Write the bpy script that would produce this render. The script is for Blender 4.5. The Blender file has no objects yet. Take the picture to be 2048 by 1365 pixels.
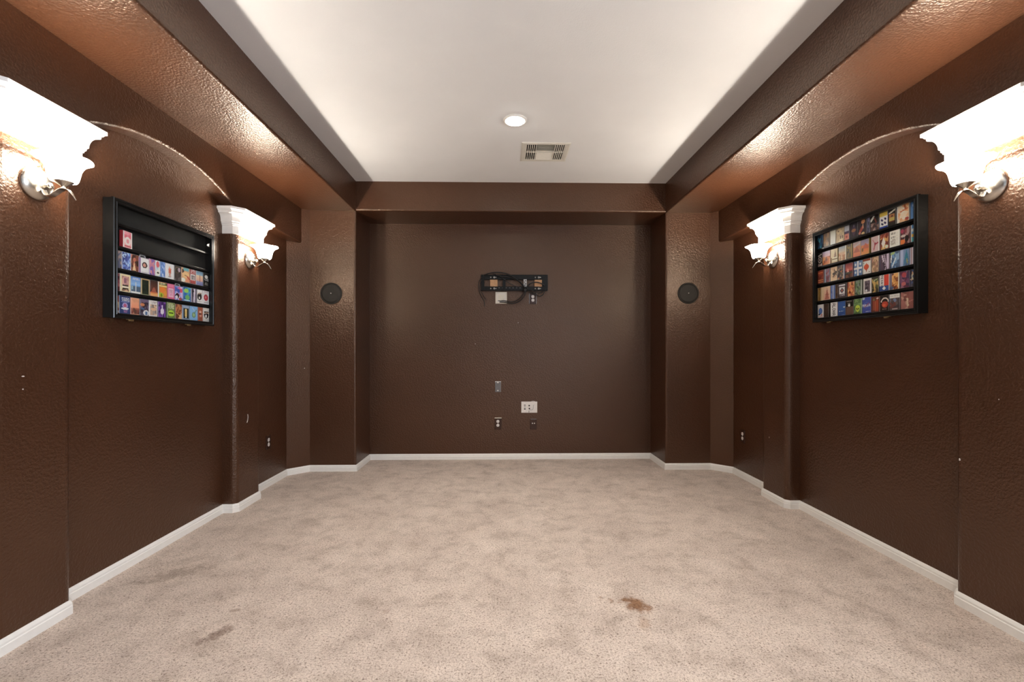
import bpy, bmesh, math, random
from mathutils import Vector, Matrix

# ------------------------------------------------------------------ camera, world, light, exposure
SC = bpy.context.scene
COL = SC.collection
PI = math.pi

cam_d = bpy.data.cameras.new('camera')
cam_d.sensor_fit = 'HORIZONTAL'
cam_d.sensor_width = 36.0
cam_d.lens = 16.0
cam_d.shift_y = 19.0 / 2048.0
cam_d.clip_start = 0.02
cam = bpy.data.objects.new('camera', cam_d)
COL.objects.link(cam)
cam.location = (-0.083, 0.0, 1.13)
cam.rotation_euler = (PI / 2, 0, -math.atan(18.0 / 910.2))
SC.camera = cam

world = bpy.data.worlds.new('world')
SC.world = world
world.use_nodes = True
wb = world.node_tree.nodes['Background']
wb.inputs[0].default_value = (0.62, 0.76, 1.0, 1)      # faint bluish light, meant to enter by the assumed opening behind the camera
wb.inputs[1].default_value = 0.1

def area_light(name, loc, rot, sx, sy, power, color, spread=PI):
    d = bpy.data.lights.new(name, 'AREA')
    d.shape = 'RECTANGLE'; d.size = sx; d.size_y = sy
    d.energy = power; d.color = color; d.spread = spread
    o = bpy.data.objects.new(name, d)
    COL.objects.link(o)
    o.location = loc; o.rotation_euler = rot
    return o

# cool lights added at an assumed rear opening and assumed right window, both unseen
area_light('assumed_entry_light', (0.45, -2.75, 1.25), (PI / 2, 0, 0), 2.3, 2.0, 4, (0.86, 0.93, 1.0))
area_light('assumed_window_light', (2.16, -1.35, 1.5), (0, PI / 2, 0), 1.1, 1.3, 80, (0.78, 0.87, 1.0))

SCONCE_POWER = 12.5
SHADE_GLOW = 20.0
CAN_POWER = 58.0
SC.view_settings.view_transform = 'Standard'
SC.view_settings.look = 'None'
SC.view_settings.gamma = 1.0
SC.view_settings.use_curve_mapping = False
SC.view_settings.exposure = 1.12
SC.cycles.max_bounces = 10
SC.cycles.diffuse_bounces = 6
SC.cycles.glossy_bounces = 4
SC.cycles.transparent_max_bounces = 12
SC.cycles.sample_clamp_indirect = 6.0
SC.cycles.use_denoising = True

# ------------------------------------------------------------------ helpers
def lin(h):
    v = [int(h[i:i + 2], 16) / 255 for i in (0, 2, 4)]
    return tuple(c / 12.92 if c <= 0.04045 else ((c + 0.055) / 1.055) ** 2.4 for c in v)

LIN = lin

class MB:
    """collects vertices, faces, face colours"""
    def __init__(s):
        s.v = []; s.f = []; s.sm = []; s.c = []
    def add(s, vs, fs, smooth=False, col=None):
        n = len(s.v)
        s.v += [tuple(p) for p in vs]
        for f in fs:
            s.f.append([i + n for i in f]); s.sm.append(smooth); s.c.append(col)
        return s
    def box(s, a, b, col=None):
        x0, y0, z0 = a; x1, y1, z1 = b
        x0, x1 = min(x0, x1), max(x0, x1); y0, y1 = min(y0, y1), max(y0, y1); z0, z1 = min(z0, z1), max(z0, z1)
        v = [(x0, y0, z0), (x1, y0, z0), (x1, y1, z0), (x0, y1, z0), (x0, y0, z1), (x1, y0, z1), (x1, y1, z1), (x0, y1, z1)]
        return s.add(v, [(0, 3, 2, 1), (4, 5, 6, 7), (0, 1, 5, 4), (1, 2, 6, 5), (2, 3, 7, 6), (3, 0, 4, 7)], False, col)
    def lathe(s, prof, origin=(0, 0, 0), axis='z', n=24, closed_ends=True, sgn=1, wave=None):
        """prof: (radius, height) pairs"""
        vs = []; fs = []
        for r, h in prof:
            for k in range(n):
                a = 2 * PI * k / n
                rr, hh = r, h
                if wave: rr, hh = wave(r, h, a)
                p = (rr * math.cos(a), rr * math.sin(a), hh)
                if axis == 'x': p = (sgn * p[2], p[0], p[1])
                if axis == 'y': p = (p[0], sgn * p[2], p[1])
                vs.append((p[0] + origin[0], p[1] + origin[1], p[2] + origin[2]))
        m = len(prof)
        for i in range(m - 1):
            for k in range(n):
                k2 = (k + 1) % n
                fs.append((i * n + k, i * n + k2, (i + 1) * n + k2, (i + 1) * n + k))
        if closed_ends:
            fs.append(tuple(range(n - 1, -1, -1)))
            fs.append(tuple((m - 1) * n + k for k in range(n)))
        return s.add(vs, fs, True)
    def tube(s, pts, r, n=8, flat=None):
        """round tube along pts; r one radius or a list; flat=(axis vector, half width) for a ribbon"""
        P = [Vector(p) for p in pts]
        R = r if isinstance(r, (list, tuple)) else [r] * len(P)
        vs = []; fs = []
        up = Vector((0, 0, 1))
        prev = None
        for i, p in enumerate(P):
            t = (P[min(i + 1, len(P) - 1)] - P[max(i - 1, 0)]).normalized()
            if prev is None:
                a = t.orthogonal().normalized()
            else:
                a = (prev - t * prev.dot(t)).normalized()
            prev = a
            b = t.cross(a).normalized()
            for k in range(n):
                an = 2 * PI * k / n
                vs.append(p + (a * math.cos(an) + b * math.sin(an)) * R[i])
        for i in range(len(P) - 1):
            for k in range(n):
                k2 = (k + 1) % n
                fs.append((i * n + k, i * n + k2, (i + 1) * n + k2, (i + 1) * n + k))
        fs.append(tuple(range(n - 1, -1, -1)))
        fs.append(tuple((len(P) - 1) * n + k for k in range(n)))
        return s.add(vs, fs, True)
    def ribbon(s, pts, widths, th, wdir):
        """flat band along pts, wide in wdir, thickness th"""
        P = [Vector(p) for p in pts]; w = Vector(wdir)
        vs = []; fs = []
        for i, p in enumerate(P):
            t = (P[min(i + 1, len(P) - 1)] - P[max(i - 1, 0)]).normalized()
            nn = t.cross(w).normalized()
            for sw, sn in ((-1, -1), (1, -1), (1, 1), (-1, 1)):
                vs.append(p + w * (sw * widths[i]) + nn * (sn * th / 2))
        for i in range(len(P) - 1):
            for k in range(4):
                k2 = (k + 1) % 4
                fs.append((i * 4 + k, i * 4 + k2, (i + 1) * 4 + k2, (i + 1) * 4 + k))
        fs.append((3, 2, 1, 0)); e = (len(P) - 1) * 4
        fs.append((e, e + 1, e + 2, e + 3))
        return s.add(vs, fs, False)
    def grid(s, rows, smooth=False, flip=False):
        """rows of equally many points"""
        n = len(rows[0]); vs = [p for r in rows for p in r]; fs = []
        for i in range(len(rows) - 1):
            for k in range(n - 1):
                q = (i * n + k, i * n + k + 1, (i + 1) * n + k + 1, (i + 1) * n + k)
                fs.append(q[::-1] if flip else q)
        return s.add(vs, fs, smooth)
    def build(s, name, mat=None, parent=None, bevel=0, seg=2, fix=True):
        me = bpy.data.meshes.new(name)
        me.from_pydata(s.v, [], s.f)
        me.polygons.foreach_set('use_smooth', s.sm)
        if any(c is not None for c in s.c):
            at = me.color_attributes.new('Col', 'FLOAT_COLOR', 'CORNER')
            buf = []
            for f, c in zip(s.f, s.c):
                c = c or (0.5, 0.5, 0.5)
                buf += [c[0], c[1], c[2], 1.0] * len(f)
            at.data.foreach_set('color', buf)
        if mat: me.materials.append(mat)
        if fix:
            bm = bmesh.new(); bm.from_mesh(me)
            bmesh.ops.recalc_face_normals(bm, faces=bm.faces)
            bm.to_mesh(me); bm.free()
        me.update()
        o = bpy.data.objects.new(name, me)
        COL.objects.link(o)
        if parent is not None: o.parent = parent
        if bevel:
            m = o.modifiers.new('bevel', 'BEVEL'); m.width = bevel; m.segments = seg
            m.limit_method = 'ANGLE'; m.angle_limit = 0.6
        return o

def tag(o, label=None, cat=None, group=None, kind=None):
    if label: o['label'] = label
    if cat: o['category'] = cat
    if group: o['group'] = group
    if kind: o['kind'] = kind
    return o

def empty(name, loc=(0, 0, 0)):
    o = bpy.data.objects.new(name, None)
    o.empty_display_size = 0.05
    COL.objects.link(o)
    o.location = loc
    return o

def smooth_path(pts, k=6):
    """Catmull-Rom through pts"""
    P = [Vector(p) for p in pts]; out = []
    for i in range(len(P) - 1):
        p0 = P[max(i - 1, 0)]; p1 = P[i]; p2 = P[i + 1]; p3 = P[min(i + 2, len(P) - 1)]
        for j in range(k):
            t = j / k
            out.append(0.5 * ((2 * p1) + (p2 - p0) * t + (2 * p0 - 5 * p1 + 4 * p2 - p3) * t * t + (3 * p1 - p0 - 3 * p2 + p3) * t ** 3))
    out.append(P[-1])
    return out

def sweep_rows(path, prof):
    """profile (out, z) swept along a 2-D path; out points to the right of travel, mitred"""
    rows = []
    n = len(path)
    for i in range(n):
        d = []
        if i > 0: d.append((Vector(path[i]) - Vector(path[i - 1])).normalized())
        if i < n - 1: d.append((Vector(path[i + 1]) - Vector(path[i])).normalized())
        nr = [Vector((q.y, -q.x)) for q in d]
        if len(nr) == 1: m = nr[0]
        else:
            m = (nr[0] + nr[1]); m = m / max(1e-6, (1 + nr[0].dot(nr[1])))
        rows.append([(path[i][0] + m.x * o, path[i][1] + m.y * o, z) for o, z in prof])
    return rows

def sweep(path, prof, mb=None, cap=True):
    mb = mb or MB()
    rows = sweep_rows(path, prof)
    np_ = len(prof); n0 = len(mb.v)
    closed = [r + [r[0]] for r in rows]
    mb.grid(closed)
    if cap:
        mb.add(rows[0], [tuple(range(np_))]); mb.add(rows[-1], [tuple(range(np_ - 1, -1, -1))])
    return mb

# ------------------------------------------------------------------ materials
def new_mat(name):
    m = bpy.data.materials.new(name); m.use_nodes = True
    nt = m.node_tree
    return m, nt, nt.nodes['Principled BSDF']

def simple(name, rgb, rough=0.5, metal=0.0, spec=0.5, noise=0.06, nscale=40, bump=0.0, bscale=300):
    m, nt, b = new_mat(name)
    b.inputs['Roughness'].default_value = rough
    b.inputs['Metallic'].default_value = metal
    b.inputs['Specular IOR Level'].default_value = spec
    tc = nt.nodes.new('ShaderNodeTexCoord')
    nz = nt.nodes.new('ShaderNodeTexNoise'); nz.inputs['Scale'].default_value = nscale
    nz.inputs['Detail'].default_value = 4
    nt.links.new(tc.outputs['Object'], nz.inputs['Vector'])
    cr = nt.nodes.new('ShaderNodeValToRGB')
    lo = [max(0, c * (1 - noise)) for c in rgb]; hi = [min(1, c * (1 + noise)) for c in rgb]
    cr.color_ramp.elements[0].position = 0.3; cr.color_ramp.elements[0].color = (*lo, 1)
    cr.color_ramp.elements[1].position = 0.7; cr.color_ramp.elements[1].color = (*hi, 1)
    nt.links.new(nz.outputs['Fac'], cr.inputs['Fac'])
    nt.links.new(cr.outputs['Color'], b.inputs['Base Color'])
    if bump:
        n2 = nt.nodes.new('ShaderNodeTexNoise'); n2.inputs['Scale'].default_value = bscale; n2.inputs['Detail'].default_value = 2
        nt.links.new(tc.outputs['Object'], n2.inputs['Vector'])
        bp = nt.nodes.new('ShaderNodeBump'); bp.inputs['Strength'].default_value = bump; bp.inputs['Distance'].default_value = 0.002
        nt.links.new(n2.outputs['Fac'], bp.inputs['Height']); nt.links.new(bp.outputs['Normal'], b.inputs['Normal'])
    return m

def wall_paint():
    m, nt, b = new_mat('brown_orange_peel_paint')
    tc = nt.nodes.new('ShaderNodeTexCoord')
    n1 = nt.nodes.new('ShaderNodeTexNoise'); n1.inputs['Scale'].default_value = 1.3; n1.inputs['Detail'].default_value = 5
    nt.links.new(tc.outputs['Object'], n1.inputs['Vector'])
    cr = nt.nodes.new('ShaderNodeValToRGB')
    cr.color_ramp.elements[0].position = 0.3; cr.color_ramp.elements[0].color = (*WALL_LO, 1)
    cr.color_ramp.elements[1].position = 0.7; cr.color_ramp.elements[1].color = (*WALL_HI, 1)
    nt.links.new(n1.outputs['Fac'], cr.inputs['Fac']); nt.links.new(cr.outputs['Color'], b.inputs['Base Color'])
    b.inputs['Roughness'].default_value = 0.33
    b.inputs['Specular IOR Level'].default_value = 0.85
    b.inputs['Specular Tint'].default_value = (1.0, 0.82, 0.67, 1)
    n2 = nt.nodes.new('ShaderNodeTexNoise'); n2.inputs['Scale'].default_value = 95; n2.inputs['Detail'].default_value = 2.5
    n2.inputs['Roughness'].default_value = 0.45
    nt.links.new(tc.outputs['Object'], n2.inputs['Vector'])
    r2 = nt.nodes.new('ShaderNodeValToRGB')
    r2.color_ramp.elements[0].position = 0.38; r2.color_ramp.elements[1].position = 0.64
    nt.links.new(n2.outputs['Fac'], r2.inputs['Fac'])
    bp = nt.nodes.new('ShaderNodeBump'); bp.inputs['Strength'].default_value = 0.65; bp.inputs['Distance'].default_value = 0.0015
    nt.links.new(r2.outputs['Color'], bp.inputs['Height']); nt.links.new(bp.outputs['Normal'], b.inputs['Normal'])
    return m

def carpet_mat():
    m, nt, b = new_mat('beige_cut_pile_carpet')
    tc = nt.nodes.new('ShaderNodeTexCoord')
    L = nt.links.new
    def noise(scale, detail=3, rough=0.5, dist=0.0):
        n = nt.nodes.new('ShaderNodeTexNoise')
        n.inputs['Scale'].default_value = scale; n.inputs['Detail'].default_value = detail
        n.inputs['Roughness'].default_value = rough; n.inputs['Distortion'].default_value = dist
        L(tc.outputs['Object'], n.inputs['Vector']); return n
    def ramp(src, stops):
        r = nt.nodes.new('ShaderNodeValToRGB')
        e = r.color_ramp.elements
        while len(e) < len(stops): e.new(0.5)
        for q, (p, c) in zip(e, stops):
            q.position = p; q.color = (*c, 1)
        L(src, r.inputs['Fac']); return r
    def mix(a, bb, fac, mode='MIX'):
        x = nt.nodes.new('ShaderNodeMix'); x.data_type = 'RGBA'; x.blend_type = mode
        if isinstance(fac, float): x.inputs[0].default_value = fac
        else: L(fac, x.inputs[0])
        for s_, i in ((a, 6), (bb, 7)):
            if isinstance(s_, tuple): x.inputs[i].default_value = (*s_, 1)
            else: L(s_, x.inputs[i])
        return x.outputs[2]
    big = ramp(noise(2.6, 7, 0.68, 0.15).outputs['Fac'], [(0.3, CARPET_LO), (0.52, CARPET_MID), (0.72, CARPET_HI)]).outputs['Color']
    # brushed pile, worn traffic smudges
    sm = ramp(noise(7.0, 6, 0.72, 0.25).outputs['Fac'], [(0.34, (0.74, 0.72, 0.70)), (0.5, (0.98, 0.98, 0.98)), (0.68, (1.08, 1.08, 1.08))]).outputs['Color']
    c = mix(big, sm, 1.0, 'MULTIPLY')
    tuft = noise(125, 3, 0.65, 0.4)
    tr = ramp(tuft.outputs['Fac'], [(0.32, (0.34, 0.30, 0.27)), (0.42, (0.80, 0.77, 0.75)), (0.52, (1, 1, 1)), (0.72, (1.08, 1.08, 1.07))]).outputs['Color']
    c = mix(c, tr, 1.0, 'MULTIPLY')
    fine = noise(270, 2, 0.6, 0.6)
    fr_ = ramp(fine.outputs['Fac'], [(0.30, (0.42, 0.38, 0.35)), (0.40, (0.86, 0.84, 0.82)), (0.5, (1, 1, 1)), (0.7, (1.06, 1.06, 1.05))]).outputs['Color']
    c = mix(c, fr_, 1.0, 'MULTIPLY')
    # stains: (x, y, radius, strength, colour)
    wob = noise(26, 3, 0.6)
    sep = nt.nodes.new('ShaderNodeSeparateXYZ'); L(tc.outputs['Object'], sep.inputs[0])
    def mth(op, a, bb=None):
        q = nt.nodes.new('ShaderNodeMath'); q.operation = op
        for i, v in enumerate((a, bb)):
            if v is None: continue
            if isinstance(v, (int, float)): q.inputs[i].default_value = v
            else: L(v, q.inputs[i])
        return q.outputs[0]
    for x, y, rx, ry, rot, st, col in STAINS:
        dx = mth('SUBTRACT', sep.outputs[0], x); dy = mth('SUBTRACT', sep.outputs[1], y)
        ca, sa = math.cos(rot), math.sin(rot)
        u = mth('DIVIDE', mth('ADD', mth('MULTIPLY', dx, ca), mth('MULTIPLY', dy, sa)), rx)
        v = mth('DIVIDE', mth('SUBTRACT', mth('MULTIPLY', dy, ca), mth('MULTIPLY', dx, sa)), ry)
        d = mth('SQRT', mth('ADD', mth('MULTIPLY', u, u), mth('MULTIPLY', v, v)))
        d = mth('ADD', d, mth('MULTIPLY', mth('SUBTRACT', wob.outputs['Fac'], 0.5), 2.2))
        f = nt.nodes.new('ShaderNodeMapRange'); f.interpolation_type = 'SMOOTHSTEP'
        f.inputs[1].default_value = 0.35; f.inputs[2].default_value = 1.15
        f.inputs[3].default_value = st; f.inputs[4].default_value = 0.0
        L(d, f.inputs[0])
        c = mix(c, col, f.outputs[0], 'MULTIPLY')
    L(c, b.inputs['Base Color'])
    b.inputs['Roughness'].default_value = 0.95
    b.inputs['Specular IOR Level'].default_value = 0.08
    b.inputs['Sheen Weight'].default_value = 0.15
    bp = nt.nodes.new('ShaderNodeBump'); bp.inputs['Strength'].default_value = 0.75; bp.inputs['Distance'].default_value = 0.006
    L(tuft.outputs['Fac'], bp.inputs['Height']); L(bp.outputs['Normal'], b.inputs['Normal'])
    return m

def glow_mat(name, rgb, strength, base=(0.9, 0.88, 0.84)):
    m, nt, b = new_mat(name)
    b.inputs['Base Color'].default_value = (*base, 1)
    b.inputs['Emission Color'].default_value = (*rgb, 1)
    b.inputs['Emission Strength'].default_value = strength
    b.inputs['Roughness'].default_value = 0.3
    return m

def pane_mat():
    m, nt, b = new_mat('clear_acrylic')
    nt.nodes.remove(b)
    out = nt.nodes['Material Output']
    tr = nt.nodes.new('ShaderNodeBsdfTransparent'); tr.inputs[0].default_value = (0.99, 0.995, 0.995, 1)
    gl = nt.nodes.new('ShaderNodeBsdfGlossy'); gl.inputs['Roughness'].default_value = 0.04
    lw = nt.nodes.new('ShaderNodeLayerWeight'); lw.inputs['Blend'].default_value = 0.5
    pw = nt.nodes.new('ShaderNodeMath'); pw.operation = 'POWER'; pw.inputs[1].default_value = 4.5
    nt.links.new(lw.outputs['Facing'], pw.inputs[0])
    fr = nt.nodes.new('ShaderNodeMath'); fr.operation = 'MULTIPLY_ADD'; fr.inputs[1].default_value = 0.5; fr.inputs[2].default_value = 0.004
    nt.links.new(pw.outputs[0], fr.inputs[0])
    mx = nt.nodes.new('ShaderNodeMixShader')
    nt.links.new(fr.outputs[0], mx.inputs[0]); nt.links.new(tr.outputs[0], mx.inputs[1]); nt.links.new(gl.outputs[0], mx.inputs[2])
    nt.links.new(mx.outputs[0], out.inputs['Surface'])
    return m

def print_mat():
    m, nt, b = new_mat('printed_card')
    at = nt.nodes.new('ShaderNodeAttribute'); at.attribute_name = 'Col'
    nt.links.new(at.outputs['Color'], b.inputs['Base Color'])
    b.inputs['Roughness'].default_value = 0.35
    return m

WALL_LO = (0.049, 0.0172, 0.0070)
WALL_HI = (0.061, 0.0220, 0.0094)
CARPET_LO = (0.59, 0.495, 0.435)
CARPET_MID = (0.69, 0.585, 0.515)
CARPET_HI = (0.76, 0.655, 0.585)
STAINS = [
    (0.505, 2.015, 0.058, 0.075, 0.5, 0.95, (0.46, 0.27, 0.14)),
    (0.405, 2.05, 0.018, 0.026, 0.0, 0.85, (0.48, 0.30, 0.17)),
    (0.36, 2.07, 0.012, 0.014, 0.0, 0.45, (0.6, 0.45, 0.32)),
    (0.50, 1.87, 0.03, 0.055, -0.3, 0.4, (0.62, 0.45, 0.30)),
    (-1.74, 2.33, 0.20, 0.075, 0.55, 0.65, (0.50, 0.46, 0.42)),
    (-1.22, 1.84, 0.034, 0.09, -0.6, 0.75, (0.42, 0.34, 0.30)),
    (-1.245, 2.0, 0.03, 0.016, 0.2, 0.6, (0.45, 0.36, 0.30)),
    (0.21, 3.38, 0.012, 0.02, 0.0, 0.5, (0.5, 0.4, 0.33)),
    (-0.59, 1.98, 0.016, 0.02, 0.0, 0.45, (0.6, 0.5, 0.45)),
]

M_WALL = wall_paint()
M_CEIL = simple('white_ceiling_paint', (0.80, 0.805, 0.81), 0.85, spec=0.2, noise=0.02, nscale=3, bump=0.25, bscale=140)
M_TRIM = simple('white_trim_paint', (0.90, 0.885, 0.85), 0.4, noise=0.02)
M_CARPET = carpet_mat()
M_BLACK = simple('black_lacquered_wood', (0.005, 0.0055, 0.0055), 0.28, spec=0.4, noise=0.2)
M_FELT = simple('black_backing', (0.007, 0.0075, 0.007), 0.75, noise=0.25, nscale=30)
M_PANE = pane_mat()
M_PRINT = print_mat()
M_BRASS = simple('brass', (0.75, 0.60, 0.33), 0.3, metal=1.0)
M_NICKEL = simple('brushed_nickel', (0.62, 0.58, 0.52), 0.27, metal=1.0)
M_SHADE = glow_mat('lit_frosted_glass', (1.0, 0.90, 0.77), SHADE_GLOW)
M_BULB = glow_mat('lit_bulb', (1.0, 0.88, 0.70), 30.0)
M_CANLENS = glow_mat('lit_downlight_lens', (1.0, 0.97, 0.92), 30.0)
M_VENT = simple('white_vent_enamel', (0.72, 0.69, 0.62), 0.45, noise=0.03)
M_DARK = simple('dark_duct', (0.01, 0.009, 0.008), 0.9)
M_GRILLE = simple('dark_bronze_grille', (0.034, 0.030, 0.025), 0.6, spec=0.3, noise=0.15, nscale=200, bump=0.5, bscale=900)
M_STEEL = simple('black_powder_coated_steel', (0.006, 0.006, 0.006), 0.4, spec=0.25, noise=0.2)
M_CABLE = simple('black_cable', (0.010, 0.010, 0.010), 0.4)
M_WOOD = simple('bare_plywood', (0.62, 0.36, 0.19), 0.6, noise=0.12, nscale=60)
M_ZINC = simple('zinc_washer', (0.80, 0.80, 0.78), 0.25, metal=0.6)
M_IVORY = simple('ivory_plastic', (0.80, 0.76, 0.66), 0.4, noise=0.03)
M_WHITEP = simple('white_plastic', (0.84, 0.80, 0.77), 0.35, noise=0.03)
M_BROWNP = simple('brown_plastic', (0.045, 0.018, 0.011), 0.25, noise=0.1)
M_GREYP = simple('grey_plate', (0.16, 0.155, 0.16), 0.4, noise=0.1)
M_HOLE = simple('dark_slot', (0.01, 0.01, 0.01), 0.7)
M_CHIP = simple('white_plaster_chip', (0.75, 0.70, 0.66), 0.8)
M_LABEL = simple('silver_label', (0.55, 0.55, 0.55), 0.35, noise=0.3, nscale=300)
M_CLEAR = pane_mat(); M_CLEAR.name = 'clear_hang_tab'

# ------------------------------------------------------------------ room dimensions (metres)
XW, XF = 2.037, 1.943            # side wall, pilaster face
XS = 1.46                        # inner face of the dropped soffits
YP, YB = 4.29, 4.73              # front of the back columns, recessed back wall
ZS, ZC = 2.44, 2.716             # soffit, ceiling
YR = -2.6                        # rear wall
PIL = [(1.69, 2.01), (3.21, 3.53)]
DZ = {-1: 0.0, 1: 0.026}         # the right side hangs slightly higher

# floor
mb = MB(); mb.box((-2.3, YR - 0.2, -0.1), (2.3, 4.9, 0.0))
floor = tag(mb.build('floor', M_CARPET), 'beige cut-pile carpet with brown stains across the room', kind='structure')

# side walls, with pilasters and an arched header as parts
def fillet(c, a, b, r, n=5):
    """points of a rounded corner at c between directions to a and b"""
    c, a, b = Vector(c), Vector(a), Vector(b)
    u = (a - c).normalized(); v = (b - c).normalized()
    p, q = c + u * r, c + v * r
    o = c + (u + v) * r if abs(u.dot(v)) < 0.1 else c
    out = []
    for i in range(n + 1):
        t = i / n * PI / 2
        out.append(o + (p - o) * math.cos(t) + (q - o) * math.sin(t))
    return out

def prism(plan, z0, z1, smooth_from=None):
    mb = MB(); n = len(plan)
    lo = [(p[0], p[1], z0) for p in plan]; hi = [(p[0], p[1], z1) for p in plan]
    fs = [(i, (i + 1) % n, n + (i + 1) % n, n + i) for i in range(n)]
    mb.add(lo + hi, fs)
    mb.add(lo, [tuple(range(n - 1, -1, -1))]); mb.add(hi, [tuple(range(n))])
    return mb

def header(s):
    """wall above the niches: flush with the pilasters, a segmental arch over each niche, rounded lower edge"""
    zb = 2.121 + DZ[s]; rise = 0.142; r = 0.014
    bot = []
    def arch(a, b, n=28):
        half = (b - a) / 2; R = (half * half + rise * rise) / (2 * rise)
        for i in range(n + 1):
            y = a + (b - a) * i / n; d = y - (a + b) / 2
            bot.append((y, zb + rise - (R - math.sqrt(R * R - d * d))))
    bot.append((-0.2, zb)); bot.append((0.49, zb))
    arch(0.49, 1.69); arch(2.01, 3.21)
    bot += [(3.24, zb), (3.5, zb), (3.8, zb), (4.27, zb)]
    rows = []
    for y, z in bot:
        row = [(s * XF, y, ZS + 0.02), (s * XF, y, z + r)]
        for k in range(1, 5):
            a = k / 4 * PI / 2
            row.append((s * (XF + r * (1 - math.cos(a))), y, z + r * (1 - math.sin(a))))
        row.append((s * (XW + 0.02), y, z))
        rows.append(row)
    m = MB(); m.grid(rows)
    n = len(rows[0])
    for rw in (rows[0], rows[-1]):
        m.add(rw + [(s * (XW + 0.02), rw[0][1], ZS + 0.02)], [tuple(range(n + 1))])
    m.add([p for rw in rows for p in (rw[0], (s * (XW + 0.02), rw[0][1], ZS + 0.02))],
          [(2 * i, 2 * i + 1, 2 * i + 3, 2 * i + 2) for i in range(len(rows) - 1)])
    m.add([p for rw in rows for p in (rw[-1], (s * (XW + 0.02), rw[0][1], ZS + 0.02))],
          [(2 * i, 2 * i + 1, 2 * i + 3, 2 * i + 2) for i in range(len(rows) - 1)])
    return m

WALLS = {}
for s, side in ((-1, 'left'), (1, 'right')):
    mb = MB()
    if s < 0:
        mb.box((-XW - 0.12, YR, 0), (-XW, 4.147, ZS + 0.02))
    else:                                                    # opening for the assumed window, out of view behind the camera
        mb.box((XW, -0.75, 0), (XW + 0.12, 4.147, ZS + 0.02))
        mb.box((XW, YR, 0), (XW + 0.12, -1.95, ZS + 0.02))
        mb.box((XW, -1.95, 0), (XW + 0.12, -0.75, 0.8))
        mb.box((XW, -1.95, 2.2), (XW + 0.12, -0.75, ZS + 0.02))
    w = mb.build('wall_' + side, M_WALL)
    tag(w, f'dark brown textured {side} wall with arched niche between pilasters', kind='structure')
    WALLS[s] = w
    for y0, y1 in PIL:
        r = 0.038
        plan = [(s * (XW + 0.02), y0)]
        a = fillet((s * XF, y0), (s * XW, y0), (s * XF, y1), r)
        b = fillet((s * XF, y1), (s * XF, y0), (s * XW, y1), r)
        plan += [tuple(p) for p in a] + [tuple(p) for p in b] + [(s * (XW + 0.02), y1)]
        prism(plan, 0, 2.10 + DZ[s]).build('pilaster', M_WALL, w)
    h = header(s).build('arch_header', M_WALL, w)

# back wall: diagonal corners, columns, recess
R0 = 0.018
inner = [(-XW, 4.147), (-1.888, YP)]
inner += [tuple(p) for p in fillet((-XS, YP), (-XW, YP), (-XS, YB), R0)]
inner += [(-XS, YB), (XS, YB)]
inner += [tuple(p) for p in fillet((XS, YP), (XS, YB), (XW, YP), R0)]
inner += [(1.888, YP), (XW, 4.147)]
plan = inner + [(XW + 0.12, 4.147), (XW + 0.12, 4.88), (-XW - 0.12, 4.88), (-XW - 0.12, 4.147)]
wall_back = prism(plan, 0, ZS).build('wall_back', M_WALL)
tag(wall_back, 'dark brown textured far wall with a wide screen recess between two columns', kind='structure')

# rear wall behind the camera, with an assumed entry opening that lets light in
mb = MB()
mb.box((-XW, YR - 0.12, 0), (-0.75, YR, ZC)); mb.box((1.65, YR - 0.12, 0), (XW, YR, ZC)); mb.box((-0.75, YR - 0.12, 2.3), (1.65, YR, ZC))
tag(mb.build('wall_rear', M_WALL), 'dark brown wall behind the viewer with an assumed wide entry opening', kind='structure')

# assumed window in the right wall, added out of view for the cool light
mb = MB()
for y0, y1, z0, z1 in ((-1.95, -1.90, 0.8, 2.2), (-0.80, -0.75, 0.8, 2.2), (-1.90, -0.80, 0.8, 0.85), (-1.90, -0.80, 2.15, 2.2)):
    mb.box((XW + 0.02, y0, z0), (XW + 0.09, y1, z1))
tag(mb.build('assumed_window_1', M_TRIM), 'assumed, unseen white framed window in the right wall behind the viewer', kind='structure')

# ceiling with an opening for the vent duct; brown soffits as parts
VX0, VX1, VY0, VY1 = 0.100, 0.400, 3.487, 3.757
xs = [-XS - 0.06, VX0, VX1, XS + 0.06]; ys = [YR, VY0, VY1, YP + 0.06]
mb = MB()
for i in range(3):
    for j in range(3):
        if i == 1 and j == 1: continue
        mb.box((xs[i], ys[j], ZC), (xs[i + 1], ys[j + 1], ZC + 0.05))
ceil = tag(mb.build('ceiling', M_CEIL), 'white raised tray ceiling framed by brown soffits', kind='structure')

def soffit(pts_a, pts_b):
    """rounded L profile: underside, bullnose, inner face; extruded between two section ends"""
    mb = MB(); mb.grid([pts_a + [pts_a[0]], pts_b + [pts_b[0]]])
    n = len(pts_a)
    mb.add(pts_a, [tuple(range(n))]); mb.add(pts_b, [tuple(range(n - 1, -1, -1))])
    return mb
rs = 0.016
for s in (-1, 1):
    sec = []
    sec.append((s * (XW + 0.1), ZS))
    for k in range(6):
        a = k / 5 * PI / 2
        sec.append((s * (XS + rs - rs * math.sin(a)), ZS + rs - rs * math.cos(a)))
    sec += [(s * XS, ZC + 0.04), (s * (XW + 0.1), ZC + 0.04)]
    soffit([(x, YR, z) for x, z in sec], [(x, 4.86, z) for x, z in sec]).build('soffit', M_WALL, ceil)
sec = [(YB + 0.1, ZS)]
for k in range(6):
    a = k / 5 * PI / 2
    sec.append((YP + rs - rs * math.sin(a), ZS + rs - rs * math.cos(a)))
sec += [(YP, ZC + 0.04), (YB + 0.1, ZC + 0.04)]
soffit([(-XS, y, z) for y, z in sec], [(XS, y, z) for y, z in sec]).build('soffit', M_WALL, ceil)

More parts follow.
